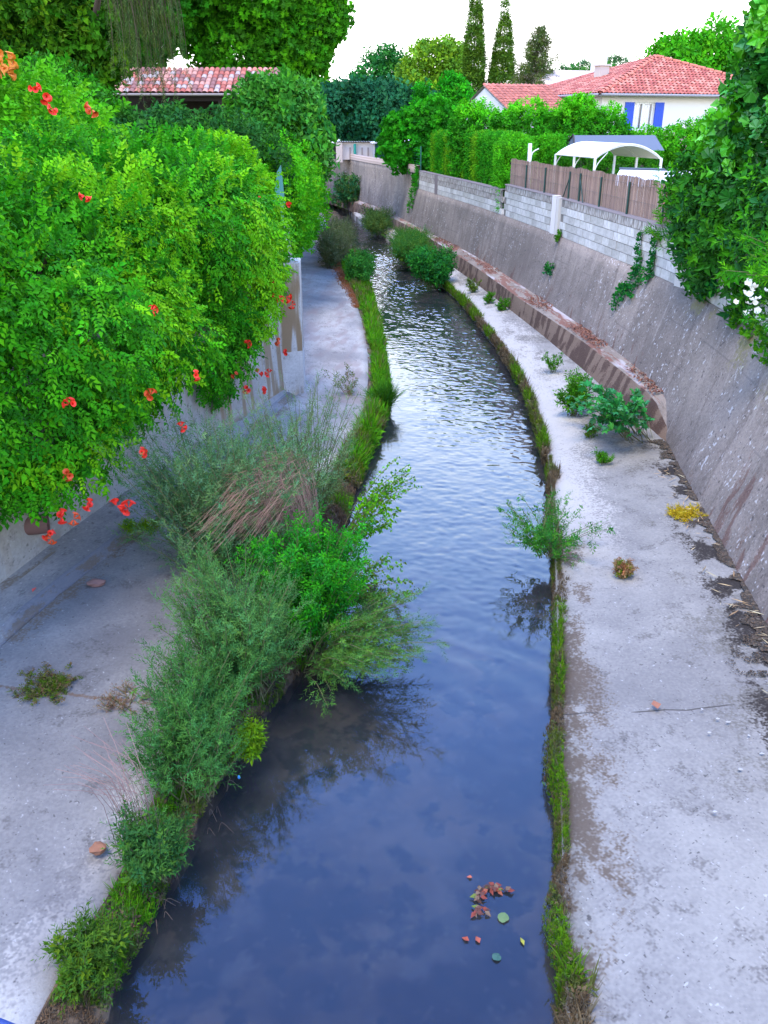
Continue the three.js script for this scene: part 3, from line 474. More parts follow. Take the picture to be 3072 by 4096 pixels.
{ // end of the bridge railing
  const o = mesh(numbered('bridge_railing'), tube([V(-1.4, 4.34, -1.13), V(-.73, 4.14, -.99), V(-.64, 4.105, -.976), V(.2, 3.75, -.8)], .03, .03, 10), std(srgb(30, 60, 130), .5), scene); tag(o, 'blue bridge railing tip in the bottom left corner', 'railing');
}

// ================================================================ plants
// leaf shapes: stalk at the origin, growing along +y, upper face +z
function geoOf(P, idx) { const g = new THREE.BufferGeometry(); g.setAttribute('position', new THREE.Float32BufferAttribute(P, 3)); g.setIndex(idx); return plain(g); }
const leafG = (len, w, fold = .25, bend = .15, wide = .42) => geoOf([0, 0, 0, -w / 2, len * wide, w * fold, 0, len * (wide + .06), 0, w / 2, len * wide, w * fold, 0, len, -len * bend], [0, 3, 2, 0, 2, 1, 2, 3, 4, 2, 4, 1]);
const lobedG = (len, lobes = 5, cut = .55) => { // palmate leaf
  const P = [0, 0, 0], n = lobes * 2, idx = []; for (let k = 0; k <= n; k++) { const a = -2.3 + 4.6 * k / n, tip = k % 2 ? 1 : cut, m = .62 + .38 * Math.cos(a * .6); P.push(Math.sin(a) * len * tip * m * .8, len * .35 + Math.cos(a) * len * .65 * tip * m, (k % 2 ? -.1 : .05) * len); }
  for (let k = 1; k <= n; k++) idx.push(0, k + 1, k); return geoOf(P, idx);
};
const roundG = len => { const P = [0, len * .45, .006], n = 11, idx = []; for (let k = 0; k <= n; k++) { const a = -Math.PI + 2 * Math.PI * k / n, r = len * (.5 + .1 * Math.cos(a) - .12 * Math.exp(-((Math.abs(a) - Math.PI) ** 2) * 4)); P.push(Math.sin(a) * r * .95, len * .45 + Math.cos(a) * r, .004 * Math.sin(k * 2)); } for (let k = 1; k <= n; k++) idx.push(0, k + 1, k); return geoOf(P, idx); };
const xf = (g, p, dir, face, s = 1) => { const y = dir.clone().normalize(), x = V().crossVectors(y, face).normalize(), z = V().crossVectors(x, y); return g.clone().applyMatrix4(new THREE.Matrix4().makeBasis(x.multiplyScalar(s), y.multiplyScalar(s), z.multiplyScalar(s)).setPosition(p)); };
const rv = rnd => V(rnd() * 2 - 1, rnd() * 2 - 1, rnd() * 2 - 1);
function pinnate(seed, pairs = 4, ll = .075, lw = .034, len = .22) {
  const rnd = rngOf(seed), L = [], one = leafG(ll, lw, .22, .2);
  for (let k = 0; k < pairs; k++) { const t = (k + .7) / (pairs + .4), p = V(0, t * len, -.06 * t * t); for (const s of [-1, 1]) L.push(xf(one, p, V(s * .95, .55 + .2 * rnd(), -.25 + .3 * (rnd() - .5)), V(0, -.1, 1).addScaledVector(rv(rnd), .3), .8 + .4 * rnd())); }
  L.push(xf(one, V(0, len, -.06), V(0, 1, -.3), V(0, .2, 1), 1.15)); return merge(L);
}
function clump(seed, n, ll, lw, rad, shape) { // leaves of one twig end
  const rnd = rngOf(seed), L = [], one = shape || leafG(ll, lw);
  for (let k = 0; k < n; k++) { const t = k / n, a = k * 2.4 + rnd(), out = V(Math.cos(a), .5 + .6 * rnd(), Math.sin(a)).normalize(); L.push(xf(one, V(Math.cos(a) * rad * .35 * rnd(), t * rad * 1.6, Math.sin(a) * rad * .35 * rnd()), out, V(0, 1, 0).addScaledVector(rv(rnd), .5).addScaledVector(out, -.2), .7 + .5 * rnd())); }
  return merge(L);
}
function spray(seed, n, ll, lw, len) { // narrow leaves along a shoot
  const rnd = rngOf(seed), L = [], one = leafG(ll, lw, .2, .1, .4);
  for (let k = 0; k < n; k++) { const t = (k + .5) / n, a = k * 2.4 + rnd(); L.push(xf(one, V(0, t * len, 0), V(Math.cos(a) * .75, .8, Math.sin(a) * .75), V(Math.cos(a) * -.5, .9, Math.sin(a) * -.5).addScaledVector(rv(rnd), .3), (1.1 - .5 * t) * (.8 + .4 * rnd()))); }
  return merge(L);
}
function tuft(seed, n, h, w, spread) { // grass
  const rnd = rngOf(seed), P = [], idx = [];
  for (let k = 0; k < n; k++) { const a = rnd() * 6.283, r = spread * rnd(), hh = h * (.5 + .6 * rnd()), o = P.length / 3, cx = Math.cos(a), cz = Math.sin(a), lean = (.2 + .7 * rnd()) * hh * .7, bx = cx * r * .35, bz = cz * r * .35, sx = -cz * w / 2, sz = cx * w / 2; P.push(bx - sx, 0, bz - sz, bx + sx, 0, bz + sz, bx + cx * lean * .4 - sx * .7, hh * .62, bz + cz * lean * .4 - sz * .7, bx + cx * lean * .4 + sx * .7, hh * .62, bz + cz * lean * .4 + sz * .7, bx + cx * lean, hh * (.8 + .2 * rnd()), bz + cz * lean); idx.push(o, o + 1, o + 3, o, o + 3, o + 2, o + 2, o + 3, o + 4); }
  return geoOf(P, idx);
}
const leafMat = (transmission = .35, roughness = .92) => new THREE.MeshPhysicalMaterial({ color: 0xffffff, roughness, transmission, thickness: 0, specularIntensity: .25, side: THREE.DoubleSide });
const LEAF = leafMat(.25), GLOSSY = new THREE.MeshStandardMaterial({ color: 0xffffff, roughness: .5, side: THREE.DoubleSide }), DULL = leafMat(.15);
const BARK = std(srgb(84, 70, 58), 1), PALEBARK = std(srgb(132, 118, 100), 1), STEM = std(srgb(104, 104, 66), .95), DRY = std(srgb(150, 116, 88), 1);
/** colours: list of [r,g,b] linear picked at random, with a little scatter */
const pick = (pal, rnd) => { const a = pal[Math.floor(rnd() * pal.length)], k = .8 + .45 * rnd(), y = 1 + .25 * (rnd() - .5); const c = lin(a[0] * k * y, a[1] * k, a[2] * k / y), l = .3 * c.r + .6 * c.g + .1 * c.b, f = a[1] > a[0] * 1.25 ? 1.3 : 1; return lin(Math.max(.004, l + (c.r - l) * f), l + (c.g - l) * f, Math.max(.003, l + (c.b - l) * f)); };
/** leaf clusters through a set of ellipsoids [x,y,z, rx,ry,rz] */
function foliage(parent, name, blobs, geos, mat, n, pal, o = {}) {
  const rnd = rngOf(o.seed ?? n), gap = o.gap ?? .42, cs = o.clump ?? 1, up = o.up ?? .3, size = o.size ?? 1, shell = o.shell ?? .5, lists = geos.map(() => []);
  const wts = blobs.map(b => (b[3] * b[4] + b[4] * b[5] + b[3] * b[5])); const sum = wts.reduce((a, b) => a + b); let made = 0, tries = 0;
  while (made < n && tries++ < n * 12) {
    let r = rnd() * sum, k = 0; while (k < blobs.length - 1 && (r -= wts[k]) > 0) k++;
    const b = blobs[k], d = rv(rnd); if (d.lengthSq() > 1 || d.lengthSq() < .01) continue; d.normalize();
    const rag = 1 + (o.rag ?? .3) * (noise3(d.x * 2.2 + b[0], d.y * 2.2 + b[1], d.z * 2.2 + b[2], 7) - .5) * 2, f = (1 - shell * rnd() ** 1.7) * rag;
    const p = V(b[0] + d.x * b[3] * f, b[1] + d.y * b[4] * f, b[2] + d.z * b[5] * f);
    if (o.minY !== undefined && p.y < o.minY) continue;
    if (o.keep && !o.keep(p, rnd)) continue;
    let deep = false; for (let q = 0; q < blobs.length; q++) if (q !== k) { const c = blobs[q], e = ((p.x - c[0]) / c[3]) ** 2 + ((p.y - c[1]) / c[4]) ** 2 + ((p.z - c[2]) / c[5]) ** 2; if (e < (o.deep ?? .4)) { deep = true; break; } }
    if (deep) continue;
    if (noise3(p.x * cs, p.y * cs, p.z * cs, 3) < gap * (.6 + .8 * rnd())) continue;
    const out = V(d.x / b[3], d.y / b[4], d.z / b[5]).normalize(), dir = out.clone().multiplyScalar(.8).addScaledVector(rv(rnd), .75); dir.y += o.hang ? (out.y > .45 ? .7 : -o.hang) : up; dir.normalize();
    const face = out.clone().multiplyScalar(.7).addScaledVector(rv(rnd), .45); face.y += .75; if (o.hang) face.addScaledVector(out, .8);
    const x = V().crossVectors(dir, face).normalize(), z = V().crossVectors(x, dir), s = size * (.7 + .6 * rnd());
    const gi = Math.floor(rnd() * geos.length), palette = o.palAt ? o.palAt(p, rnd, pal) : pal;
    lists[gi].push({ m: new THREE.Matrix4().makeBasis(x.multiplyScalar(s), dir.multiplyScalar(s), z.multiplyScalar(s)).setPosition(p), c: pick(palette, rnd) }); made++;
  }
  lists.forEach((l, i) => l.length && inst(name, geos[i], mat, l, parent));
}
function limbs(parent, base, top, r, ends, mat = BARK, seed = 1) {
  const rnd = rngOf(seed); mesh('trunk', tube([base, base.clone().lerp(top, .5).add(V((rnd() - .5) * r * 2, 0, (rnd() - .5) * r * 2)), top], r, r * .55, 9), mat, parent);
  for (const e of ends) { const s = base.clone().lerp(top, .55 + .45 * rnd()), m = s.clone().lerp(e, .5); m.y += e.distanceTo(s) * .12; mesh('limb', tube([s, m, e], r * .42, r * .08, 6), mat, parent); }
}
/** a bush of shoots: leaves along curved stems from one foot */
function bush(name, label, category, base, o, group) {
  const T = thing(name, label, category, base, 0, group), rnd = rngOf(o.seed ?? 3), stems = [], L = o.geos.map(() => []);
  for (let k = 0; k < o.n; k++) {
    const a = o.fan ? o.fan[0] + (o.fan[1] - o.fan[0]) * rnd() : rnd() * 6.283, sp = o.spread * Math.sqrt(rnd()), h = o.h * (.35 + .72 * rnd()), foot = V((rnd() - .5) * (o.foot ?? .3), -.06, (rnd() - .5) * (o.footz ?? o.foot ?? .3));
    const ln = o.lean ?? [0, 0], end = V(foot.x + Math.cos(a) * sp + ln[0] * h, h - (o.droop ?? 0) * sp, foot.z + Math.sin(a) * sp + ln[1] * h), mid = foot.clone().lerp(end, .5); mid.y += h * (o.arch ?? .15);
    const pts = [foot, mid, end], cv = new THREE.CatmullRomCurve3(pts); stems.push(tube(pts, o.sr ?? .007, (o.sr ?? .007) * .35, 4));
    const m = o.leaves ?? 14; for (let i = 0; i < m; i++) { const t = (o.from ?? .2) + (1 - (o.from ?? .2)) * Math.pow((i + rnd()) / m, o.pow ?? .8), p = cv.getPoint(Math.min(1, t)), q = cv.getTangent(Math.min(1, t)), dir = q.clone().multiplyScalar(o.follow ?? .7).addScaledVector(rv(rnd), o.wild ?? .7).normalize(), face = V(0, 1, .1).addScaledVector(rv(rnd), .6), x = V().crossVectors(dir, face).normalize(), z = V().crossVectors(x, dir), s = (o.size ?? 1) * (.65 + .7 * rnd()) * (1.15 - .4 * t), gi = Math.floor(rnd() * o.geos.length);
      L[gi].push({ m: new THREE.Matrix4().makeBasis(x.multiplyScalar(s), dir.multiplyScalar(s), z.multiplyScalar(s)).setPosition(p.addScaledVector(rv(rnd), (o.jit ?? .03))), c: pick(o.pal, rnd) }); }
  }
  mesh('stem', merge(stems), o.stemMat ?? STEM, T); L.forEach((l, i) => l.length && inst('foliage', o.geos[i], o.mat ?? LEAF, l, T)); return T;
}
// palettes, linear
const VINE = [[.07, .25, .006], [.085, .29, .006], [.05, .2, .008], [.11, .33, .006], [.035, .14, .01]], TIP = [[.17, .4, .006], [.2, .42, .008]];
const BRIGHT = [[.1, .33, .02], [.14, .4, .025], [.075, .26, .02]], MID = [[.06, .2, .025], [.075, .24, .03], [.045, .16, .025]], DARK = [[.025, .1, .03], [.035, .13, .035], [.02, .08, .03]], GREY = [[.1, .19, .085], [.13, .23, .1], [.075, .155, .06], [.16, .26, .13]], WEED = [[.08, .22, .03], [.11, .27, .035], [.06, .17, .03]], YELLOW = [[.15, .27, .02], [.19, .31, .02]], DRYP = [[.33, .19, .1], [.26, .15, .08], [.4, .26, .15]], OLIVE = [[.11, .17, .04], [.085, .14, .035], [.14, .2, .05]];

const pin = [pinnate(1, 3, .085, .05, .2), pinnate(2, 4, .075, .044, .22), pinnate(3, 3, .09, .052, .19)];
const flowerGeo = (() => { const parts = [], rnd = rngOf(4); for (let k = 0; k < 4; k++) { const d = V(rnd() - .5, .2 - rnd() * .7, rnd() - .5).normalize(), pr = [[.004, 0], [.011, .025], [.017, .05], [.04, .062]].map(p => new THREE.Vector2(...p)); parts.push(xf(plain(new THREE.LatheGeometry(pr, 7)), V(0, 0, 0).addScaledVector(d, .012), d, V(.3, .5, .8).normalize())); } return merge(parts); })();
const redFlower = std(lin(.75, .022, .006), .6, { side: THREE.DoubleSide }), orangeFlower = std(lin(.6, .07, .01), .6, { side: THREE.DoubleSide });

const orangeBlossom = std(lin(.75, .24, .03), .6, { side: THREE.DoubleSide });
// ---------------------------------------------------------------- trumpet vine over the left wall
const nearVine = [[-5.0, 3.55, -10.6, 2.35, 2.05, 2.6], [-5.1, 3.5, -8.2, 1.35, 1.6, 2.2], [-4.3, 2.6, -10.0, 1.05, 1.35, 1.9], [-5.6, 4.4, -8.0, 1.9, 1.5, 2.4], [-4.4, 4.3, -12.2, 1.7, 1.05, 1.6], [-6.2, 4.5, -6.2, 1.9, 1.5, 2], [-3.7, 3.2, -11.2, 1.15, 1.5, 1.5]];
const farVine = [[-3.0, 3.5, -15.6, 1.15, 1.95, 1.9], [-3.4, 4.2, -14.2, 1.4, 1.15, 1.9], [-2.8, 3.5, -17.0, .95, 1.4, 1.4], [-3.2, 2.3, -14.6, .85, 1.25, 1.3], [-4.6, 4.3, -14.6, 1.6, 1.0, 1.6]];
function onBlob(b, az, el, f = 1.03) { return V(b[0] + Math.cos(el) * Math.sin(az) * b[3] * f, b[1] + Math.sin(el) * b[4] * f, b[2] + Math.cos(el) * Math.cos(az) * b[5] * f); }
{
  const keepOut = p => p.z < -17.6 || p.x > wallL(p.z) - .5 || p.y > TOPL + .1;
  const A = thing('trumpet_vine', 'huge bright green trumpet vine with red flowers hanging over the near left wall', 'vine', [0, 0, 0], 0, 'trumpet vines over the left wall');
  const tipsOf = (p, rnd, pal) => noise3(p.x * 1.3, p.y * 1.3, p.z * 1.3, 21) + .25 * rnd() > .72 ? TIP : pal;
  foliage(A, 'foliage', nearVine, pin, LEAF, 21000, VINE, { seed: 11, hang: .25, gap: .44, clump: 2.3, shell: .4, rag: .34, palAt: tipsOf, keep: keepOut, deep: .5, size: .8 });
  foliage(A, 'foliage', nearVine.map(b => [b[0], b[1], b[2], b[3] * .8, b[4] * .8, b[5] * .85]), pin, LEAF, 7000, VINE, { seed: 15, hang: .25, gap: .2, clump: 2, shell: .3, rag: .2, keep: keepOut, deep: .45 });
  for (const [x, z, x1, y1, z1] of [[-5.6, -8, -4.4, 4.4, -9], [-5.0, -10.5, -3.9, 4.3, -10.5], [-4.6, -12, -3.6, 4.8, -12]]) mesh('stem', tube([V(x, LAND, z), V(x - .2, 3.6, z), V(x1, y1, z1)], .05, .015, 6), BARK, A);
  const B = thing('trumpet_vine', 'second rounded lobe of trumpet vine hanging down beside the concrete pier', 'vine', [0, 0, 0], 0, 'trumpet vines over the left wall');
  foliage(B, 'foliage', farVine, pin, LEAF, 11500, VINE, { seed: 12, hang: .25, gap: .44, clump: 2.3, shell: .4, rag: .3, palAt: tipsOf, keep: keepOut, deep: .5, size: .85 });
  foliage(B, 'foliage', farVine.map(b => [b[0], b[1], b[2], b[3] * .8, b[4] * .8, b[5] * .85]), pin, LEAF, 3500, VINE, { seed: 16, hang: .25, gap: .2, clump: 2, shell: .3, rag: .2, keep: keepOut, deep: .45 });
  for (const [x, z, x1, y1, z1] of [[-3.6, -14.6, -2.8, 4.4, -14.8], [-3.0, -16.4, -2.6, 4.4, -16.6]]) mesh('stem', tube([V(x, LAND, z), V(x - .15, 3.6, z), V(x1, y1, z1)], .05, .015, 6), BARK, B);
  const put = (T, p, s, m, k) => { const f = mesh('flower', flowerGeo, m, T); f.position.set(...p); f.scale.setScalar(s * .72); f.rotation.set(k, k * 2.1, k * .7); };
  [[-4.02, 2.25, -7.85, 1.5], [-4.15, 1.72, -8.15, 1.4], [-3.55, 1.65, -8.5, 1.5], [-3.42, 1.62, -8.5, 1.3], [-3.32, 1.68, -8.75, 1.3], [-3.1, 1.55, -9.0, 1.6], [-2.98, 1.5, -9.05, 1.7], [-3.5, 2.05, -8.75, 1.4], [-2.85, 2.05, -9.4, 1.3], [-3.3, 2.9, -8.6, 1.3], [-3.85, 3.0, -7.7, 1.5], [-2.72, 2.7, -9.6, 1.4], [-2.7, 3.6, -10.0, 1.2], [-4.0, 3.6, -7.6, 1.1], [-3.75, 1.4, -8.55, 1.3], [-3.7, 1.38, -8.5, 1.2], [-2.55, 2.1, -10.2, 1.2], [-2.45, 2.6, -10.8, 1.3], [-3.1, 4.9, -9.4, 1.1], [-3.9, 5.75, -12.6, 1.8], [-4.5, 5.9, -12.6, 1.8], [-4.7, 6.0, -12.8, 1.5], [-4.35, 5.75, -12.4, 1.3]].forEach(([x, y, z, s], i) => put(A, [x, y, z], s, i % 4 === 3 ? orangeFlower : redFlower, i));
  [[-1.78, 2.72, -15.6, 2.0], [-1.92, 2.75, -15.4, 1.6], [-1.95, 3.0, -15.2, 1.7], [-1.72, 2.5, -16.0, 1.4], [-1.95, 1.9, -15.6, 1.4], [-2.25, 1.5, -14.9, 1.5], [-2.1, 1.42, -15.2, 1.4], [-2.4, 1.35, -14.4, 1.5], [-2.2, 1.15, -15.0, 1.4], [-2.05, 3.6, -14.7, 1.3], [-2.1, 4.4, -15.2, 1.1], [-1.75, 4.2, -16.6, 1.1], [-2.3, 2.2, -14.2, 1.3], [-1.85, 1.62, -15.9, 1.3], [-2.5, 1.75, -13.9, 1.2]].forEach(([x, y, z, s], i) => put(B, [x, y, z], s, i % 5 === 4 ? orangeFlower : redFlower, i));
  // paler shrub behind, with orange blossom
  const C = thing('flowering_shrub', 'pale green shrub with orange blossom at the left edge behind the vine', 'shrub', [-5.9, LAND, -14.6]);
  foliage(C, 'foliage', [[0, 2.3, 0, 1.8, 1.5, 1.7], [-1.2, 2.7, .6, 1.6, 1.5, 1.5], [.9, 1.8, .4, 1.3, 1.3, 1.3]], pin, LEAF, 3200, [[.12, .34, .04], [.15, .38, .05], [.09, .27, .035]], { seed: 13, gap: .38, clump: 1.6, size: 1.15 });
  mesh('stem', tube([V(0, -.05, 0), V(.1, 1, 0), V(-.1, 2.4, 0)], .06, .02, 6), BARK, C);
  for (let k = 0; k < 30; k++) put(C, [-.5 + .035 * k + .1 * Math.sin(k * 3), 3.78 + .16 * Math.sin(k * 1.7), .9 + .25 * Math.cos(k * 2.3)], 2.2, orangeBlossom, k);
}
// ---------------------------------------------------------------- creeper hedge further along the left wall
{
  const T = thing('creeper_hedge', 'bright green creeper hedge bulging over the far left wall', 'hedge');
  foliage(T, 'foliage', [[-3.15, 3.7, -27.5, 1.15, 1.5, 2.6], [-3.35, 3.6, -31, 1.25, 1.6, 3], [-3.3, 2.7, -34.5, .95, 1.5, 2.5], [-3.0, 2.5, -29, .75, 1.0, 2.4], [-3.8, 3.2, -37.5, .9, 1.4, 2.4]], [clump(5, 9, .11, .06, .12), clump(6, 8, .12, .07, .12)], LEAF, 6500, [[.11, .36, .02], [.13, .4, .02], [.08, .27, .02], [.17, .42, .02]], { seed: 14, hang: .3, gap: .42, clump: 1.6, rag: .5 });
  mesh('stem', tube([V(-3.4, LAND, -29), V(-3.3, 3.4, -29), V(-3.1, 4.2, -28.6)], .05, .02, 6), BARK, T);
}
function tree(name, label, base, o, group) { // crown blobs relative to base
  const T = thing(name, label, 'tree', base, 0, group), top = V(...(o.top ?? [0, o.blobs[0][1], 0]));
  limbs(T, V(0, -.1, 0), top, o.r ?? .25, o.blobs.map(b => V(b[0], b[1], b[2])), o.bark ?? BARK, o.seed);
  foliage(T, 'crown', o.blobs, o.geos, o.mat ?? LEAF, o.n, o.pal, o); return T;
}
const c18 = [clump(21, 9, .2, .13, .22), clump(22, 8, .22, .14, .22)], c30 = [clump(23, 8, .36, .24, .4), clump(24, 9, .34, .22, .4)], c12 = [clump(25, 10, .13, .075, .14), clump(26, 9, .14, .08, .14)], palm = [clump(27, 6, .2, .2, .2, lobedG(.24)), clump(28, 5, .2, .2, .2, lobedG(.26))], bigPalm = [clump(29, 5, .17, .17, .16, lobedG(.17, 4, .86)), clump(30, 4, .2, .2, .14, lobedG(.2, 4, .8)), clump(46, 6, .16, .13, .16)], needle = [spray(31, 16, .09, .02, .3), spray(32, 14, .1, .02, .32)];
// ---------------------------------------------------------------- left trees
tree('walnut_tree', 'round mid green tree in front of the tiled barn roof', [-4.3, LAND, -32.5], { blobs: [[.5, 2.7, 0, 1.45, 1.4, 1.5], [.1, 3.4, -.5, 1.0, .9, 1.1], [1.1, 2.0, .5, 1.1, 1.3, 1.2], [.9, 3.6, 0, .9, .8, .9], [-.5, 1.9, .7, 1.0, 1.0, 1.0]], geos: c18, n: 2600, pal: [[.07, .22, .045], [.09, .26, .055], [.05, .17, .04], [.12, .3, .08]], seed: 41, rag: .55, clump: 1.5, gap: .46, r: .16 });
tree('plane_tree', 'tall broad plane tree with bright leaves rising behind the barn roof', [-6.2, LAND, -47], { blobs: [[0, 8.5, 0, 3.6, 3.2, 3], [2.2, 9.6, .4, 2.2, 2.6, 2.4], [-2.4, 8.6, .4, 2.6, 2.4, 2.4], [1.6, 6.6, .6, 2.2, 1.7, 1.8], [-1, 6.2, 1, 2, 1.5, 1.6], [.5, 11, 0, 3.6, 2.4, 2.8], [2.9, 7.7, .6, 1.5, 1.8, 1.5]], geos: palm, n: 6500, pal: [[.1, .3, .02], [.13, .36, .02], [.075, .23, .02], [.055, .17, .02]], seed: 42, rag: .5, clump: .8, gap: .45, r: .5, top: [0, 8, 0], hang: .15 });
tree('chestnut_tree', 'dark leafy tree left of the plane tree with sky showing through', [-12.2, LAND, -44], { blobs: [[0, 7.5, 0, 3.2, 3, 3], [2.6, 9.2, .4, 2.2, 2, 2], [-3, 8.2, .6, 2.6, 2.6, 2.4], [.5, 10.3, 0, 3.2, 2.2, 2.4], [-1.5, 5.4, 1, 2.2, 1.6, 1.6]], geos: palm, n: 4200, pal: MID, seed: 43, clump: .7, gap: .54, r: .45, top: [0, 8, 0] });
tree('ash_tree', 'olive green tree filling the upper left corner', [-12.5, LAND, -30], { blobs: [[0, 5.6, 0, 2.4, 2.2, 2.2], [2, 6.6, .3, 1.8, 1.8, 1.7], [-1.4, 7, .3, 2.2, 2, 2], [3.2, 5.2, 0, 1.5, 1.3, 1.3], [.8, 8.2, 0, 2.6, 1.6, 2], [4.2, 7.4, -.6, 1.4, 1.3, 1.3]], geos: c18, n: 4200, pal: [[.06, .17, .025], [.08, .2, .03], [.045, .13, .022], [.12, .24, .03]], seed: 44, clump: 1, gap: .44, r: .3, top: [.6, 6, 0] });
tree('laurel_tree', 'low rounded green tree before the barn at the left', [-9.3, LAND, -25], { blobs: [[0, 2.9, 0, 1.7, 1.3, 1.4], [1.3, 2.6, .2, 1.2, 1.2, 1.2], [-1.6, 3.1, 0, 1.6, 1.5, 1.5], [.3, 3.7, -.2, 1.3, .8, 1.1]], geos: c12, n: 2400, pal: [[.06, .21, .03], [.085, .27, .035], [.045, .15, .03]], seed: 45, clump: 1.4, gap: .42, r: .14 });
tree('yew_tree', 'dark bushy yew between the barn and the vine', [-5.7, LAND, -24.5], { blobs: [[0, 2.3, 0, 1.2, 1.1, 1.2], [1.2, 2.1, -.6, 1.1, 1.1, 1.1], [.5, 1.5, .6, 1.3, 1.0, 1.0], [1.9, 1.7, -1.5, 1.0, 1.2, 1.0], [-1.3, 1.9, .3, 1.2, 1.0, 1.1]], geos: c12, n: 2600, pal: [[.035, .12, .03], [.05, .15, .035], [.03, .1, .028]], seed: 46, clump: 1.5, gap: .4, r: .12 });
{ // weeping strands
  const T = thing('weeping_tree', 'grey green weeping branches hanging in front of the barn roof', 'tree', [-7.15, LAND, -27.5]), rnd = rngOf(47), L = [[], []], st = [];
  mesh('trunk', tube([V(-2.4, -.1, -2.6), V(-2.2, 4, -2.4), V(-.4, 7.6, -.4)], .16, .07, 8), BARK, T); mesh('limb', tube([V(-.6, 7.3, -.6), V(.5, 7.9, .2), V(1.6, 7.7, .4)], .05, .02, 6), BARK, T);
  for (let k = 0; k < 90; k++) { const c = Math.floor(rnd() * 4), x = -.5 + 1.7 * (k % 25) / 25 + .25 * (rnd() - .5), z = (rnd() - .5) * .9, y0 = 6.4 + 1.6 * rnd(), len = (1.1 + 2.4 * rnd()) * (c === 2 ? .7 : 1), p0 = V(x, y0, z), p1 = V(x + .35 * rnd(), y0 - len, z + .2 * (rnd() - .5)); st.push(tube([p0, p0.clone().lerp(p1, .5).add(V(.08, 0, 0)), p1], .012, .004, 3)); const m = Math.round(len * 9); for (let i = 0; i < m; i++) { const p = p0.clone().lerp(p1, (i + rnd()) / m), d = V((rnd() - .5) * .8, -1, (rnd() - .5) * .8).normalize(), f = V(rnd() - .5, .2, 1), xx = V().crossVectors(d, f).normalize(), zz = V().crossVectors(xx, d), s = .7 + .5 * rnd(); L[i % 2].push({ m: new THREE.Matrix4().makeBasis(xx.multiplyScalar(s), d.multiplyScalar(s), zz.multiplyScalar(s)).setPosition(p), c: pick([[.1, .15, .055], [.13, .18, .07], [.075, .12, .04]], rnd) }); } }
  mesh('twig', merge(st), BARK, T).userData.kind = 'stuff'; L.forEach((l, i) => inst('crown', needle[i], DULL, l, T));
}
tree('birch_tree', 'slim dark tree with drooping twigs at the top left', [-10.6, LAND, -33], { blobs: [[0, 7, 0, 1.5, 2.4, 1.4], [.9, 8.6, .2, 1.4, 1.4, 1.2], [-.8, 5.4, .2, 1.2, 1.3, 1.1]], geos: c18, n: 1300, pal: [[.045, .12, .03], [.06, .15, .035], [.035, .095, .028]], seed: 48, clump: 1, gap: .47, r: .12, top: [0, 8, 0], hang: .5 });

// ---------------------------------------------------------------- trees beyond the bend
for (const [label, x, z, blobs, n, pal, seed, geos, gap] of [
  ['dense dark blue green tree behind the far huts', -2.4, -74, [[0, 3, 0, 3.2, 2.6, 2.4], [2.4, 3.4, .5, 2.2, 2.2, 2], [-2.6, 2.8, 0, 2.2, 2.4, 2]], 2200, [[.028, .11, .05], [.04, .14, .06], [.022, .085, .04]], 51, c30, .38],
  ['dark round tree right of the far huts', 2.2, -72, [[0, 2.8, 0, 2, 2.3, 2], [-1.4, 2.4, .3, 1.4, 1.8, 1.6], [1.4, 2.5, 0, 1.5, 2, 1.5]], 1500, [[.03, .115, .05], [.042, .145, .06], [.024, .09, .04]], 52, c30, .38],
  ['dark green dome shaped tree left of the pale tall tree', -.2, -92, [[0, 6.6, 0, 2.6, 2.4, 2.2], [1.2, 5, 0, 2.4, 2.4, 2], [-1.6, 4.6, .4, 2, 2, 2], [0, 2.5, 0, 3, 2.4, 2]], 2000, [[.045, .17, .045], [.06, .2, .05], [.035, .13, .04]], 53, c30, .4],
  ['tall pale yellow green tree left of the cypresses', 4.4, -88, [[0, 7.6, 0, 2.3, 1.9, 2], [-1.4, 6.2, .4, 1.6, 1.8, 1.6], [1.8, 7.4, .2, 1.4, 2.2, 1.4], [.6, 4.6, .6, 2.8, 2.2, 2], [-2, 3.6, .6, 2, 2, 1.8], [1.8, 3.4, .2, 2, 2, 1.8]], 2600, [[.17, .3, .06], [.21, .35, .08], [.13, .24, .05]], 54, c30, .42],
  ['small feathery tree at the end of the channel', -5.6, -80, [[0, 4.6, 0, 2, 1.6, 1.8], [1.4, 3.6, 0, 1.8, 1.6, 1.6], [-1.6, 3.4, 0, 1.8, 1.8, 1.6]], 1200, [[.07, .2, .035], [.1, .26, .04], [.05, .16, .03]], 55, c30, .42],
  ['yellowish low tree far down the channel', -4.6, -105, [[0, 5.0, 0, 3, 1.5, 2], [2.6, 4.6, 0, 2.2, 1.6, 2], [-3, 5, 0, 2.4, 1.8, 2]], 1300, [[.13, .28, .03], [.18, .33, .03], [.09, .22, .03]], 56, c30, .42],
]) tree('broadleaf_tree', label, [x, LAND, z], { blobs, n, pal, seed, geos, gap, clump: .7, r: .25 }, 'trees beyond the bend');
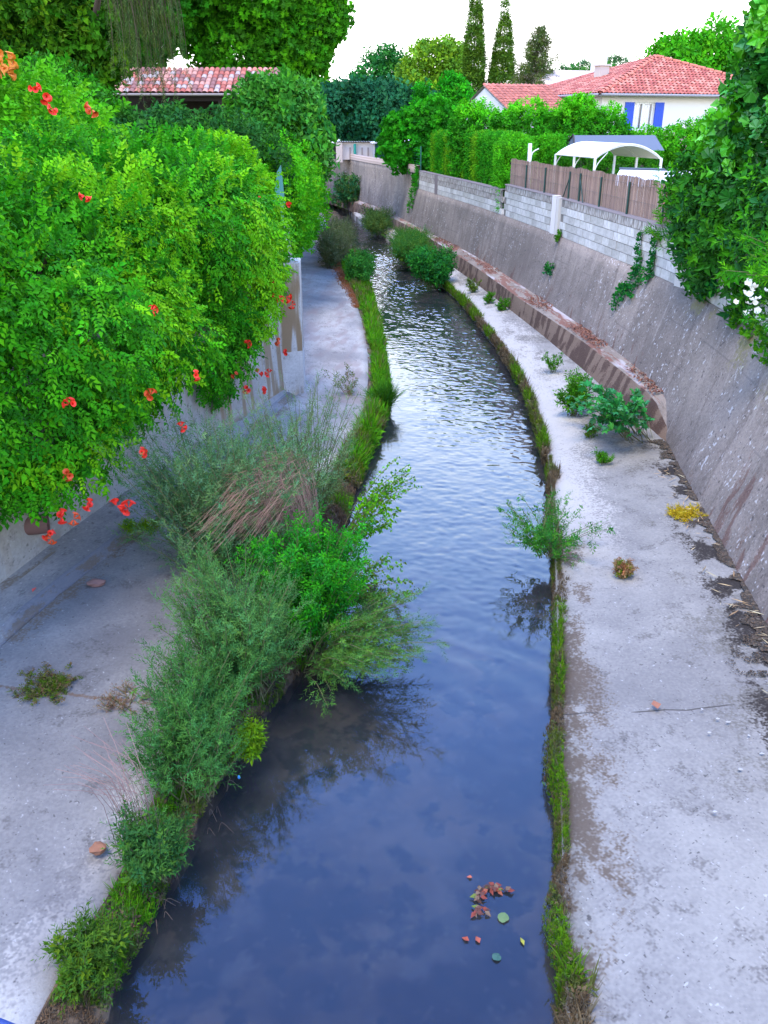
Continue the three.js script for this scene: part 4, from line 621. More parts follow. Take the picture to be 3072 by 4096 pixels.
{ // wooded rise on the horizon
  const rnd = rngOf(60), L = []; const T = mesh(numbered('hill'), (() => { const rows = range(-150, 150, 60).map(x => [V(x, LAND - .5, -150), V(x, LAND + 3.5 + 2.2 * fbm(x * .03, 2, 3, 61), -175), V(x, LAND - .5, -210)]); return sheet(rows); })(), std(lin(.05, .13, .035), 1), scene); T.userData.kind = 'structure';
  for (let k = 0; k < 5200; k++) { const x = -90 + 180 * rnd(), t = rnd(), z = lerp(-150, -176, t), y = LAND + t * (3.2 + 2.2 * fbm(x * .03, 2, 3, 61)) + rnd() * 2.8, s = 2.2 + 1.4 * rnd(), a = rnd() * 6.28; L.push({ m: new THREE.Matrix4().makeRotationY(a).scale(V(s, s, s)).setPosition(x, y, z), c: pick([[.06, .18, .045], [.08, .22, .05], [.045, .14, .04]], rnd) }); }
  const W = inst(numbered('woodland'), c30[0], LEAF, L, scene); tag(W, 'far wooded rise closing the view down the channel', 'woodland');
}
// cypresses and conifer
function cypress(label, x, z, h, r, seed) {
  const T = thing('cypress_tree', label, 'tree', [x, LAND, z], 0, 'pencil cypresses'), blobs = []; for (let k = 0; k < 9; k++) { const t = k / 8, y = .9 + (h - 1.6) * t; blobs.push([.04 * Math.sin(k * 2), y, .04 * Math.cos(k * 3), r * (1 - .84 * t ** 1.5), h / 8 * (1 - .1 * t), r * (1 - .84 * t ** 1.5)]); }
  mesh('trunk', tube([V(0, -.1, 0), V(0, 1.2, 0), V(0, h * .8, 0)], .16, .04, 7), BARK, T);
  foliage(T, 'crown', blobs, [clump(33, 9, .17, .055, .22), clump(34, 8, .18, .06, .22)], DULL, 5600, [[.1, .18, .04], [.125, .21, .05], [.08, .15, .035]], { seed, up: 1.6, gap: .2, clump: 2, rag: .1, shell: .25, deep: .3, size: 1.1 });
}
cypress('tall dark pencil cypress cut by the top edge of the picture', 7.0, -75, 13.2, 1.1, 71); cypress('shorter dark pencil cypress right of the tallest one', 9.25, -75, 10.8, 1.5, 72);
{
  const T = thing('conifer_tree', 'loose brownish conifer with tiered branches beside the red roof', 'tree', [11.1, LAND, -70]), rnd = rngOf(73), L = [[], []]; mesh('trunk', tube([V(0, -.1, 0), V(.05, 5, 0), V(0, 9.2, 0)], .2, .03, 8), BARK, T);
  for (let k = 0; k < 64; k++) { const t = k / 64, y = 1.6 + 7.5 * t, len = (2.5 * (1 - t) ** .8 + .2) * (.75 + .5 * rnd()), a = k * 2.4 + rnd(), e = V(Math.cos(a) * len, y + .15 * len - .25 * len * (1 - t), Math.sin(a) * len), s = V(0, y, 0); mesh('branch', tube([s, s.clone().lerp(e, .5).add(V(0, .12, 0)), e], .03, .008, 4), BARK, T); const m = 16 + Math.round(26 * len); for (let i = 0; i < m; i++) { const u = .15 + .85 * rnd(), p = s.clone().lerp(e, u).add(rv(rnd).multiplyScalar(.22)), d = V(Math.cos(a), -.1, Math.sin(a)).addScaledVector(rv(rnd), .9).normalize(), x = V().crossVectors(d, V(0, 1, .2)).normalize(), z = V().crossVectors(x, d), q = .9 + .5 * rnd(); L[i % 2].push({ m: new THREE.Matrix4().makeBasis(x.multiplyScalar(q), d.multiplyScalar(q), z.multiplyScalar(q)).setPosition(p), c: pick([[.075, .115, .035], [.1, .14, .045], [.11, .11, .05]], rnd) }); } }
  L.forEach((l, i) => inst('crown', [clump(35, 9, .18, .05, .24), clump(36, 8, .18, .05, .24)][i], DULL, l, T));
  tree('broadleaf_tree', 'small dark olive tree at the foot of the cypresses', [8.6, LAND, -66], { blobs: [[0, 3.2, 0, 1.3, 1.9, 1.2], [.8, 2.2, 0, 1.3, 1.6, 1.2], [-1, 2, 0, 1.1, 1.5, 1.1]], geos: c18, n: 1300, pal: OLIVE, seed: 74, clump: 1.2, gap: .4, r: .14 });
}
// trees behind the house
for (const [label, x, z, blobs, n, pal, seed] of [
  ['bright green tree above the right end of the red roof', 21.2, -66, [[0, 6.2, 0, 2.2, 1.9, 2], [1.6, 7, 0, 1.8, 1.8, 1.8], [-1.6, 6.6, 0, 1.4, 1.2, 1.4], [3, 5.6, .4, 2.2, 2.2, 2]], 1800, BRIGHT, 81],
  ['thin grey green tree just left of the villa roof', 17.2, -84, [[0, 5.6, 0, 1.8, 1.6, 1.6], [1.8, 6.2, 0, 1.5, 1.4, 1.4], [-1.6, 5, 0, 1.5, 1.2, 1.4]], 900, [[.07, .19, .05], [.1, .23, .07]], 82],
  ['distant pine with open crown above the villa roof', 24, -110, [[0, 8.4, 0, 2.2, 1.0, 2], [2.6, 8.8, 0, 1.8, .9, 1.6], [-2.4, 8.2, 0, 1.6, .8, 1.4], [-5, 7.2, 0, 1.4, .9, 1.4]], 700, [[.07, .15, .06], [.09, .18, .08]], 83],
  ['sparse distant pine left of the villa chimney', 19.5, -112, [[0, 7, 0, 1.6, .8, 1.4], [-2.4, 6.6, 0, 1.5, .8, 1.3], [2, 7.4, 0, 1.2, .7, 1.2]], 420, [[.07, .15, .06], [.1, .18, .08]], 84],
]) tree('broadleaf_tree', label, [x, LAND, z], { blobs, n, pal, seed, geos: seed === 81 ? c30 : c18, gap: seed > 82 ? .5 : .42, clump: .9, r: .2 }, 'trees behind the villa');

// ---------------------------------------------------------------- garden hedges on the right
function boxHedge(label, pts, y0, y1, w, n, pal, seed, geos = c12, ragged = .05, group) { // clipped hedge along plan points
  const T = thing('clipped_hedge', label, 'hedge', [0, 0, 0], 0, group), rnd = rngOf(seed), L = geos.map(() => []), cv = new THREE.CatmullRomCurve3(pts.map(p => V(p[0], 0, p[1])), false, 'centripetal');
  mesh('stem', merge(range(.05, .95, 6).map(t => { const p = cv.getPoint(t); return tube([V(p.x, y0 - .1, p.z), V(p.x, y1 - .5, p.z)], .05, .02, 5, false); })), BARK, T);
  for (let k = 0; k < n; k++) {
    const t = rnd(), p = cv.getPoint(t), q = cv.getTangent(t), sx = -q.z, sz = q.x, f = rnd(); let u, y, out;
    if (f < .3) { u = rnd() * 2 - 1; y = 1; out = V(0, 1, 0); } else if (f < .8) { u = (rnd() < .5 ? -1 : 1); y = rnd(); out = V(sx * u, .15, sz * u); } else { const e = rnd() < .5 ? 0 : 1; p.copy(cv.getPoint(e)); u = rnd() * 2 - 1; y = rnd(); out = q.clone().multiplyScalar(e ? 1 : -1); }
    const inn = 1 - .12 * rnd() ** 2 + ragged * (noise3(p.x * 1.5, y * 3, p.z * 1.5, seed) - .5) * 2, P = V(p.x + sx * u * w / 2 * inn, lerp(y0, y1, y === 1 ? inn : y), p.z + sz * u * w / 2 * inn).addScaledVector(out, ragged * (rnd() - .3));
    const dir = out.clone().multiplyScalar(.9).addScaledVector(rv(rnd), .6); dir.y += .5; dir.normalize(); const face = V(0, .8, 0).addScaledVector(out, .6).addScaledVector(rv(rnd), .4), x = V().crossVectors(dir, face).normalize(), z = V().crossVectors(x, dir), s = .75 + .5 * rnd(), gi = Math.floor(rnd() * geos.length);
    L[gi].push({ m: new THREE.Matrix4().makeBasis(x.multiplyScalar(s), dir.multiplyScalar(s), z.multiplyScalar(s)).setPosition(P), c: pick(typeof pal === 'function' ? pal(P, rnd) : pal, rnd) });
  }
  L.forEach((l, i) => l.length && inst('foliage', geos[i], LEAF, l, T)); return T;
}
const fineClump = [clump(37, 10, .085, .03, .12), clump(38, 10, .09, .032, .12)];
boxHedge('tall square clipped conifer hedge above the low block wall', [[2.75, -44.2], [3.9, -39.5], [4.75, -35]], LAND, 5.02, .9, 9500, (p, rnd) => noise(p.z * 1.6, p.x, 5) > .6 ? [[.14, .32, .02], [.17, .34, .025]] : [[.05, .22, .035], [.065, .25, .035], [.09, .3, .03]], 91, fineClump, .04);
boxHedge('lower round shouldered hedge next to the reed fence end', [[4.75, -34.6], [4.62, -33.2], [4.66, -32.0]], LAND, 4.85, .8, 3600, [[.11, .36, .015], [.14, .4, .015], [.08, .28, .02]], 92, fineClump, .14);
boxHedge('clipped hedge running back behind the white bracket post', [[5.2, -36.2], [6.0, -35.6], [6.7, -35.6]], LAND, 4.82, .8, 2600, [[.1, .35, .02], [.13, .39, .02], [.075, .27, .02]], 93, fineClump, .1);
boxHedge('darker green low hedge seen under the arched shelter', [[6.9, -35], [8.4, -34.6], [10.2, -34.8]], LAND, 4.45, .8, 4200, [[.06, .2, .025], [.08, .24, .03], [.045, .16, .02]], 102, fineClump, .12);  // deeper leaf greens than the hedge by the bracket post
{
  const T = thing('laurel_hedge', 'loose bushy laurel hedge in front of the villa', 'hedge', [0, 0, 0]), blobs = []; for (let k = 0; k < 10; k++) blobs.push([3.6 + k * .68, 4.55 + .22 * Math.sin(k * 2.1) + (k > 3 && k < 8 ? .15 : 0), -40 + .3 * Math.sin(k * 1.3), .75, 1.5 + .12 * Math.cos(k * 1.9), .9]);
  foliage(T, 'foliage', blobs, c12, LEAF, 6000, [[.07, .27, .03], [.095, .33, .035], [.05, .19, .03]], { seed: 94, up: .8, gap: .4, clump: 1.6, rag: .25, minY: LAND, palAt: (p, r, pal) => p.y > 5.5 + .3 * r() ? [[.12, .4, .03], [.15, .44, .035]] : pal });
  mesh('stem', merge(blobs.map(b => tube([V(b[0], LAND - .1, b[2]), V(b[0] + .05, b[1] + .4, b[2])], .04, .015, 5, false))), BARK, T);
}
tree('garden_shrub', 'bright green shrub below the blue shuttered window', [11.6, LAND, -40.5], { blobs: [[0, 1.7, 0, 1.3, 1.0, 1], [1.5, 1.8, 0, 1.3, 1.1, 1], [-1.2, 1.5, .3, 1, .9, .9], [2.8, 2.0, .2, 1.2, 1.3, 1]], geos: c12, n: 2200, pal: BRIGHT, seed: 103, clump: 1.4, gap: .4, r: .08 });
tree('maple_tree', 'bright green maple spilling over the far wall beside the hedge', [1.6, LAND, -48], { blobs: [[0, 2.4, 0, 1.5, 1.2, 1.3], [.9, 2.9, .2, 1.2, 1.1, 1.1], [-.6, 1.7, .6, 1.2, .9, 1], [.3, 1.2, .9, .9, .8, .8]], geos: palm, n: 1700, pal: [[.06, .26, .03], [.08, .32, .03], [.045, .19, .03]], seed: 95, clump: 1.3, gap: .4, r: .12, size: .8 });
tree('poplar_tree', 'narrow bright green tree with two pointed tops behind the maple', [3.6, LAND, -53], { blobs: [[0, 3, 0, 1.3, 2, 1.1], [.3, 4.2, 0, .9, 1.2, .8], [-1.4, 3.2, 0, .6, 1.9, .6], [.9, 2.2, .2, 1.1, 1.5, 1], [-.9, 1.6, .2, 1, 1.4, 1]], geos: c18, n: 2200, pal: [[.06, .29, .025], [.08, .34, .03], [.045, .21, .025]], seed: 96, clump: 1.2, gap: .38, r: .12, up: 1, size: .8 });
// ---------------------------------------------------------------- big tree and shrubs at the right edge
tree('mulberry_tree', 'large glossy leaved tree overhanging the right edge of the picture', [7.9, LAND, -16.2], { blobs: [[0, 3.2, 0, 1.7, 1.5, 1.8], [.5, 4.4, .4, 1.5, 1.5, 1.6], [-.7, 2.3, .6, 1.3, 1.1, 1.3], [-1.05, 2.9, -.5, 1.05, .95, 1.2], [.2, 1.6, .8, 1.5, 1.0, 1.3], [1.2, 2.6, .9, 1.4, 1.6, 1.4], [-.15, 3.9, 1.2, .95, .9, .95], [-.9, 4.2, .3, 1.1, 1.15, 1.1], [-.5, 5.3, .2, 1.0, 1.0, 1.0]], geos: bigPalm, mat: GLOSSY, n: 5200, pal: [[.045, .17, .04], [.06, .21, .045], [.035, .13, .038], [.085, .28, .035]], seed: 97, rag: .55, size: .85, clump: 1.5, gap: .45, r: .16, hang: .35, palAt: (p, r, pal) => noise3(p.x * .8, p.y * .8, p.z * .8, 44) > .58 ? [[.1, .34, .025], [.13, .38, .03]] : pal });
{
  const T = thing('ivy_hedge', 'dark ivy covered hedge under the big right tree behind the block wall', 'hedge');
  foliage(T, 'foliage', [[6.15, 3.75, -16.4, .55, .85, 1.5], [6.35, 3.85, -14.6, .6, .8, 1.6], [6.4, 3.8, -12.6, .6, .75, 1.4], [6.2, 4.3, -17.4, .6, .75, .9], [6.3, 3.2, -15, .5, .7, 2.6]], c12, LEAF, 3600, [[.04, .14, .03], [.055, .18, .035], [.03, .1, .028], [.08, .25, .03]], { seed: 98, hang: .4, gap: .4, clump: 2, minY: LAND });
  mesh('stem', tube([V(6.5, LAND - .1, -15), V(6.5, 3.4, -15), V(6.4, 4, -14.6)], .05, .02, 6), BARK, T);
  const oleanderGreens = [[.05, .2, .03], [.08, .26, .035], [.13, .34, .04]], ol = [spray(39, 9, .13, .026, .2), spray(40, 8, .14, .028, .2)];  // leaf greens shared by both oleanders
  const O = bush('oleander', 'white flowered oleander leaning over the block wall at the right edge', 'shrub', [6.0, LAND + .2, -12.2], { geos: ol, n: 46, h: 1.5, spread: .75, lean: [-.45, .1], leaves: 11, droop: .45, arch: .3, pal: oleanderGreens, seed: 99, size: 1, stemMat: STEM, sr: .01, from: .35 });
  const white = std(lin(.8, .78, .68), .7, { side: THREE.DoubleSide }), pink = std(lin(.75, .25, .32), .7, { side: THREE.DoubleSide }), petal = merge([0, 1, 2, 3, 4].map(k => xf(leafG(.045, .04, -.1, -.2, .6), V(0, 0, 0), V(Math.cos(k * 1.257), .35, Math.sin(k * 1.257)), V(0, 1, 0))));
  const rnd = rngOf(100); for (let k = 0; k < 26; k++) { const c = [[-.95, .72, .25], [-.82, .38, -.1], [-.6, .95, .5]][k % 3], f = mesh('flower', petal, white, O); f.position.set(c[0] + (rnd() - .5) * .3, c[1] + (rnd() - .5) * .24, c[2] + (rnd() - .5) * .4); f.rotation.set(rnd(), rnd() * 6, rnd()); f.scale.setScalar(1.1 + .5 * rnd()); }
  const Q = bush('oleander', 'pink flowered oleander beside the near end of the reed fence', 'shrub', [6.1, LAND + .2, -18.3], { geos: ol, n: 30, h: 2.0, spread: .6, lean: [-.1, .05], leaves: 12, droop: .2, arch: .2, pal: oleanderGreens, seed: 101, stemMat: STEM, sr: .01, from: .35 });
  for (let k = 0; k < 22; k++) { const c = [[-.45, 1.35, .3], [-.2, 1.75, .2], [-.35, 1.6, .25]][k % 3], f = mesh('flower', petal, pink, Q); f.position.set(c[0] + (rnd() - .5) * .2, c[1] + (rnd() - .5) * .24, c[2] + (rnd() - .5) * .3); f.rotation.set(rnd(), rnd() * 6, rnd()); f.scale.setScalar(1.1 + .5 * rnd()); }
}

// ---------------------------------------------------------------- bushes on the left bank
const wil = [spray(61, 11, .055, .011, .17), spray(62, 12, .06, .012, .19), spray(63, 10, .05, .01, .15)], mug = [clump(64, 8, .055, .022, .06), clump(65, 9, .06, .024, .07)], pop = [clump(66, 3, .055, .05, .05), clump(67, 3, .05, .045, .05)];
const WB = 'bushes along the left bank';
bush('willow_bush', 'grey green willow bush standing on the concrete farthest left of the clump', 'bush', [-1.95, .3, -9.9], { geos: wil, n: 280, h: 1.8, spread: 1.05, foot: .9, leaves: 30, size: 1.15, pal: GREY, seed: 111, arch: .1, wild: .6 }, WB);
bush('willow_bush', 'thin wispy willow shoots at the back of the clump', 'bush', [-1.15, .3, -11.2], { geos: wil, n: 95, h: 1.95, spread: .9, foot: .5, leaves: 20, pal: [[.14, .23, .1], [.18, .27, .13], [.1, .17, .07]], seed: 112, arch: .05, wild: .5 }, WB);
bush('mugwort_bush', 'bright green leafy bush in the middle of the clump', 'bush', [-.88, .2, -8.3], { geos: mug, n: 150, h: 1.3, spread: .6, foot: .5, leaves: 28, pal: [[.06, .26, .045], [.085, .31, .05], [.045, .19, .04]], seed: 113, arch: .12, wild: .8 }, WB);
bush('willow_bush', 'soft willow leaning out over the water', 'bush', [-.72, .12, -7.9], { geos: wil, n: 70, h: .75, spread: .95, foot: .35, lean: [.55, .05], leaves: 22, pal: [[.11, .22, .06], [.14, .27, .08], [.085, .17, .05]], seed: 114, arch: .25, droop: .15, wild: .6, fan: [-1.2, 1.5] }, WB);
bush('willow_bush', 'dense grey green willow at the front of the clump', 'bush', [-1.5, .25, -7.4], { geos: wil, n: 170, h: 1.25, spread: .62, foot: .6, leaves: 28, pal: [[.1, .22, .075], [.13, .26, .09], [.075, .17, .055]], seed: 115, arch: .1, wild: .6 }, WB);
bush('willow_bush', 'low willow bush with dry roots at the near end of the clump', 'bush', [-1.72, .25, -6.2], { geos: wil, n: 130, h: .85, spread: .42, foot: .45, footz: 1.0, leaves: 24, pal: [[.08, .19, .06], [.1, .23, .07], [.06, .15, .045]], seed: 116, arch: .12, wild: .6 }, WB);
bush('poplar_sapling', 'poplar sapling with small round leaves reaching over the stream', 'sapling', [-.62, .15, -10.6], { geos: pop, n: 26, h: 1.15, spread: .55, foot: .2, lean: [.55, -.05], leaves: 16, pal: [[.12, .3, .05], [.16, .36, .06], [.09, .23, .05]], seed: 117, arch: .2, wild: .9, sr: .009, from: .4, fan: [-1.5, 1.6] }, WB);
bush('poplar_sapling', 'low poplar twigs trailing just above the water', 'sapling', [-.6, .1, -9.2], { geos: pop, n: 16, h: .5, spread: .9, foot: .2, lean: [.4, 0], leaves: 15, pal: [[.1, .25, .06], [.14, .3, .08], [.12, .18, .05]], seed: 118, arch: .25, droop: .1, wild: .8, from: .35, fan: [-.9, .9] }, WB);
bush('weed_bush', 'green weed with dry stalks on the near left bank', 'plant', [-1.8, .25, -4.95], { geos: mug.concat(wil), n: 44, h: .5, spread: .24, foot: .22, leaves: 16, pal: [[.06, .15, .045], [.085, .18, .05], [.045, .11, .035]], seed: 119, arch: .1 }, WB);
bush('weed_bush', 'small weed at the bottom left corner of the stream', 'plant', [-2.02, .22, -4.05], { geos: mug.concat(wil), n: 40, h: .36, spread: .2, foot: .22, leaves: 14, pal: [[.08, .16, .035], [.11, .18, .04], [.06, .12, .03]], seed: 120, arch: .1 }, WB);
bush('weed_bush', 'bright yellow green weed at the foot of the near willow', 'plant', [-1.28, .18, -6.35], { geos: mug, n: 12, h: .3, spread: .1, foot: .1, leaves: 14, pal: YELLOW, seed: 121 }, WB);
// dry arching grass, stalks and roots
function stalks(name, label, base, o) { const T = thing(name, label, 'grass', base), rnd = rngOf(o.seed), by = [[], []]; for (let k = 0; k < o.n; k++) { const a = lerp(o.fan[0], o.fan[1], rnd()), l = o.len * (.6 + .6 * rnd()), f = V((rnd() - .5) * o.foot, -.04, (rnd() - .5) * (o.footz ?? o.foot)), m = V(f.x + Math.cos(a) * l * .3, o.h * (.7 + .4 * rnd()), f.z + Math.sin(a) * l * .3), e = V(f.x + Math.cos(a) * l, m.y * (o.end ?? .7) + .1 * (rnd() - .5), f.z + Math.sin(a) * l); by[rnd() < .5 ? 0 : 1].push(tube([f, m, e], o.r, o.r * .5, 3)); } by.forEach((b, i) => mesh('stalk', merge(b), std(lin(...(o.cols ?? [[.36, .2, .13], [.26, .14, .09]])[i]), .95), T).userData.kind = 'stuff'); return T; }
stalks('dry_grass', 'arching clump of dry brown grass inside the willow clump', [-1.15, .3, -9.7], { n: 760, h: 1.4, len: .9, foot: .7, footz: 1.0, fan: [2.2, 4.4], seed: 131, r: .003, end: .72, cols: [[.3, .18, .12], [.22, .13, .09]] });
stalks('dry_grass', 'thin dry stalks rising beside the near left weed', [-1.95, .27, -5.15], { n: 34, h: .75, len: .45, foot: .35, fan: [2.6, 4.6], seed: 132, r: .003, end: 1.25, cols: [[.3, .18, .14], [.22, .13, .11]] });
stalks('root_tangle', 'pale dry roots and twigs hanging at the edge of the left bank', [-1.5, .1, -6.05], { n: 12, h: .08, len: .14, foot: .3, footz: 1.6, fan: [-.6, 1.2], seed: 133, r: .003, end: .1, cols: [[.2, .15, .1], [.13, .09, .06]] });
stalks('root_tangle', 'pale roots under the near left weed', [-1.74, .1, -4.8], { n: 9, h: .07, len: .12, foot: .25, footz: .5, fan: [-.4, 1.4], seed: 134, r: .003, end: -.1, cols: [[.2, .14, .09], [.14, .09, .06]] });
{ const T = mesh(numbered('plastic_tag'), new THREE.IcosahedronGeometry(.014, 1).scale(1, 1.5, .5).translate(-1.28, .34, -5.86), std(srgb(70, 150, 220), .5), scene); tag(T, 'tiny light blue scrap caught on a twig over the water', 'scrap'); }
// grass margins: thousands of blades, nobody could count them
const grassGeos = [tuft(141, 9, .1, .006, .07), tuft(142, 8, .13, .006, .06), tuft(143, 10, .06, .008, .08)], leafyGeos = [clump(144, 7, .03, .016, .03), clump(145, 8, .028, .014, .035)];
function margin(name, label, z0, z1, n, place, pals, seed, scale = 1) {
  const rnd = rngOf(seed), geos = grassGeos.concat(leafyGeos), L = geos.map(() => []);
  for (let k = 0; k < n; k++) { const z = lerp(z0, z1, rnd()), p = place(z, rnd); if (!p) continue; const patch = fbm(p.z * 1.7, p.x * 2, 2, seed), pal = patch > .56 ? pals[0] : patch > .42 ? pals[1] : pals[2], gi = Math.floor(rnd() * geos.length), s = scale * (.5 + .9 * rnd() * (.5 + patch)) * (p.s ?? 1), e = new THREE.Euler((rnd() - .5) * .7, rnd() * 6.28, (rnd() - .5) * .7); L[gi].push({ m: new THREE.Matrix4().makeRotationFromEuler(e).scale(V(s, s, s)).setPosition(p.x, p.y, p.z), c: pick(rnd() < .15 ? pals[2] : pal, rnd) }); }
  const G = new THREE.Group(); G.name = numbered(name); scene.add(G); tag(G, label, 'grass', undefined, 'stuff'); L.forEach((l, i) => l.length && inst('blades', geos[i], LEAF, l, G)); return G;
}
const MOSSP = [[[.11, .21, .02], [.14, .24, .025], [.09, .18, .02]], [[.11, .15, .03], [.13, .16, .035], [.1, .12, .03]], [[.16, .11, .05], [.12, .08, .04], [.2, .15, .08]]];
margin('grass_margin', 'moss and short grass along the right water edge, near stretch', -2.2, -14, 9000, (z, r) => { const u = r(); return { x: waterR(z) + .02 + .1 * u + .16 * r() * r() * sstep(.4, .75, noise(z * 1.6, 3, 9)) - .1 * r() * sstep(.55, .8, noise(z * 1.1, 8, 9)), y: .04 + .22 * Math.min(1, u * 1.5), z, s: .55 + 1.1 * sstep(.45, .8, noise(z * 1.3, 6, 12)) * r() }; }, MOSSP, 151);
margin('grass_margin', 'weedy edge of the right bank further up the stream', -14, -36, 6500, (z, r) => ({ x: waterR(z) - .02 + .12 * r() + .12 * (r() - .5) * noise(z, 5, 9), y: .05 + .2 * r(), z, s: 1.2 + .8 * noise(z * .8, 2, 3) }), MOSSP, 152);
margin('grass_margin', 'thick green grass along the left water edge', -13, -40, 9500, (z, r) => { const u = r(); return { x: lerp(bankL(z) + .02, waterL(z) + .06, u), y: .2 * (1 - u * u) + .03, z, s: 1.3 + 1.0 * noise(z * .7, 2, 4) }; }, [[[.1, .27, .02], [.14, .31, .025]], [[.11, .22, .025], [.09, .2, .025]], [[.13, .17, .04], [.2, .16, .07]]], 153, 1.3);
margin('grass_margin', 'weeds on the soil under the left bushes', -3.4, -13, 7500, (z, r) => { const u = r(); return { x: lerp(bankL(z) - .06, waterL(z) + .02, u), y: .22 * (1 - u * u) + .03, z, s: .9 }; }, [[[.09, .23, .025], [.13, .28, .03]], [[.1, .17, .035], [.12, .15, .04]], [[.2, .13, .07], [.15, .1, .055]]], 154);
margin('dead_grass', 'reddish dead grass where the left bank narrows', -27, -40, 3600, (z, r) => ({ x: bankL(z) - .05 - (.25 + .35 * sstep(-27, -36, z)) * r() * r(), y: .27, z, s: .8 }), [[[.42, .16, .06], [.36, .13, .05]], [[.4, .17, .07], [.3, .12, .05]], [[.34, .16, .08]]], 155);
// ---------------------------------------------------------------- other plants on the banks
bush('reed_tuft', 'dark spiky tuft of rush at the left water edge', 'plant', [.0, .1, -17.2], { geos: [tuft(161, 10, .5, .012, .1)], n: 26, h: .3, spread: .12, foot: .2, leaves: 5, pal: [[.05, .14, .025], [.07, .17, .03]], seed: 161, follow: .9, wild: .5 });
bush('weed_bush', 'bare branched dry weed on the long left bank', 'plant', [-.72, .28, -17.6], { geos: mug, n: 18, h: .6, spread: .5, foot: .15, leaves: 3, pal: [[.14, .16, .06], [.1, .14, .05]], seed: 162, lean: [-.5, 0], stemMat: DRY, sr: .005 }, WB);
bush('shrub', 'brown green shrub on the left bank where the stream narrows', 'shrub', [-2.05, .25, -37.5], { geos: wil, n: 150, h: 1.3, spread: .6, foot: .6, footz: 6, leaves: 24, pal: [[.12, .15, .06], [.15, .17, .07], [.09, .13, .05]], seed: 163, size: 2.4, arch: .1 });
bush('shrub', 'fresh green shrub at the left edge below the rapids', 'shrub', [-.85, .2, -32], { geos: mug, n: 70, h: .95, spread: .4, foot: .5, footz: 1.8, leaves: 20, pal: [[.06, .2, .05], [.085, .25, .06], [.05, .15, .04]], seed: 164, size: 2, arch: .1 });
bush('shrub', 'rounded green shrub on the right bank by the rapids', 'shrub', [1.75, .2, -31.6], { geos: mug, n: 90, h: 1.15, spread: .55, foot: .7, leaves: 22, pal: [[.05, .2, .05], [.07, .25, .055], [.04, .15, .045]], seed: 165, size: 2.2, arch: .1 });
bush('shrub', 'wide low shrub between the rapids and the right ledge', 'shrub', [1.15, .2, -37.8], { geos: wil, n: 150, h: .95, spread: .6, foot: .8, footz: 5, leaves: 22, pal: [[.06, .17, .045], [.085, .21, .055], [.11, .2, .05]], seed: 166, size: 2.6, arch: .1 });
bush('shrub', 'far dark bushes at the bend before the hut wall', 'shrub', [-2.0, .2, -60], { geos: c12, n: 60, h: 2.1, spread: 1.1, foot: 1.6, footz: 3, leaves: 14, pal: [[.05, .15, .06], [.07, .18, .07], [.09, .16, .05]], seed: 167, size: 1.3 });
bush('shrub', 'tangled weeds on the right bank below the far ledge', 'shrub', [-.3, .2, -49], { geos: wil, n: 90, h: .8, spread: .5, foot: .8, footz: 6, leaves: 18, pal: [[.1, .16, .05], [.13, .19, .06], [.07, .14, .045]], seed: 168, size: 3 });
bush('feathery_weed', 'feathery green weed leaning over the water from the right bank', 'plant', [2.22, .3, -10.3], { geos: mug.concat(wil), n: 44, h: .6, spread: .85, foot: .25, leaves: 14, pal: [[.07, .21, .05], [.1, .26, .06], [.05, .16, .04]], seed: 169, arch: .15, size: .9, from: .15 });
bush('mugwort', 'upright leafy weed on the pale right bank', 'plant', [3.72, .36, -16.1], { geos: mug, n: 22, h: .75, spread: .28, foot: .2, leaves: 18, pal: WEED, seed: 170, size: 1.3 });
bush('fig_seedling', 'young fig with large lobed leaves against the end of the ledge', 'plant', [4.62, .4, -14.6], { geos: [lobedG(.17, 5), lobedG(.14, 5)], n: 36, h: .9, spread: 1.15, foot: .5, lean: [-.2, 0], leaves: 10, pal: [[.045, .19, .055], [.06, .23, .06], [.035, .14, .045]], seed: 171, from: .35, arch: .2, mat: GLOSSY, fan: [1.6, 4.8], wild: 1 });
for (const [label, x, z, h, pal, seed, n] of [['small green tuft in the middle of the right bank', 3.72, -13.5, .16, WEED, 181, 14], ['thin sprawling weed above the small green tuft', 3.78, -14.8, .22, [[.12, .18, .04], [.09, .2, .04]], 182, 10], ['bright weed at the foot of the ledge', 3.62, -26.1, .35, WEED, 183, 18], ['green weed clump left of the bright ledge weed', 3.33, -27.3, .35, WEED, 184, 20], ['farthest weed clump at the foot of the ledge', 3.0, -29.3, .4, OLIVE, 185, 18], ['tall thin weed near the upright leafy one', 3.9, -19.2, .45, WEED, 186, 10], ['flat yellow green weed patch on the left bank slab', -3.42, -7.15, .09, [[.14, .17, .03], [.1, .15, .03], [.2, .13, .05]], 187, 60], ['dry flat weed right of the yellow green patch', -2.62, -6.98, .06, DRYP, 188, 24], ['orange dry tuft on the right bank', 3.05, -9.55, .14, [[.4, .17, .07], [.34, .2, .08], [.16, .22, .04]], 189, 26], ['yellow clump of moss against the right wall foot', 4.42, -11.25, .1, [[.5, .36, .01], [.58, .42, .02]], 190, 60], ['lime green seedling on the left footing', -3.34, -10.6, .1, YELLOW, 191, 26]])
  bush('weed', label, 'plant', [x, seed === 191 ? .5 : .36 - (x < 0 ? .02 : 0), z], { geos: seed === 188 ? grassGeos : leafyGeos.concat([grassGeos[2]]), n, h, spread: h < .12 ? .24 : h * .6, foot: h < .12 ? .3 : .12, leaves: 12, pal, seed, size: seed === 188 ? .45 : h < .12 ? 1 : 1 + 1.2 * h, droop: h < .12 ? .05 : 0 }, 'weeds growing in the concrete');
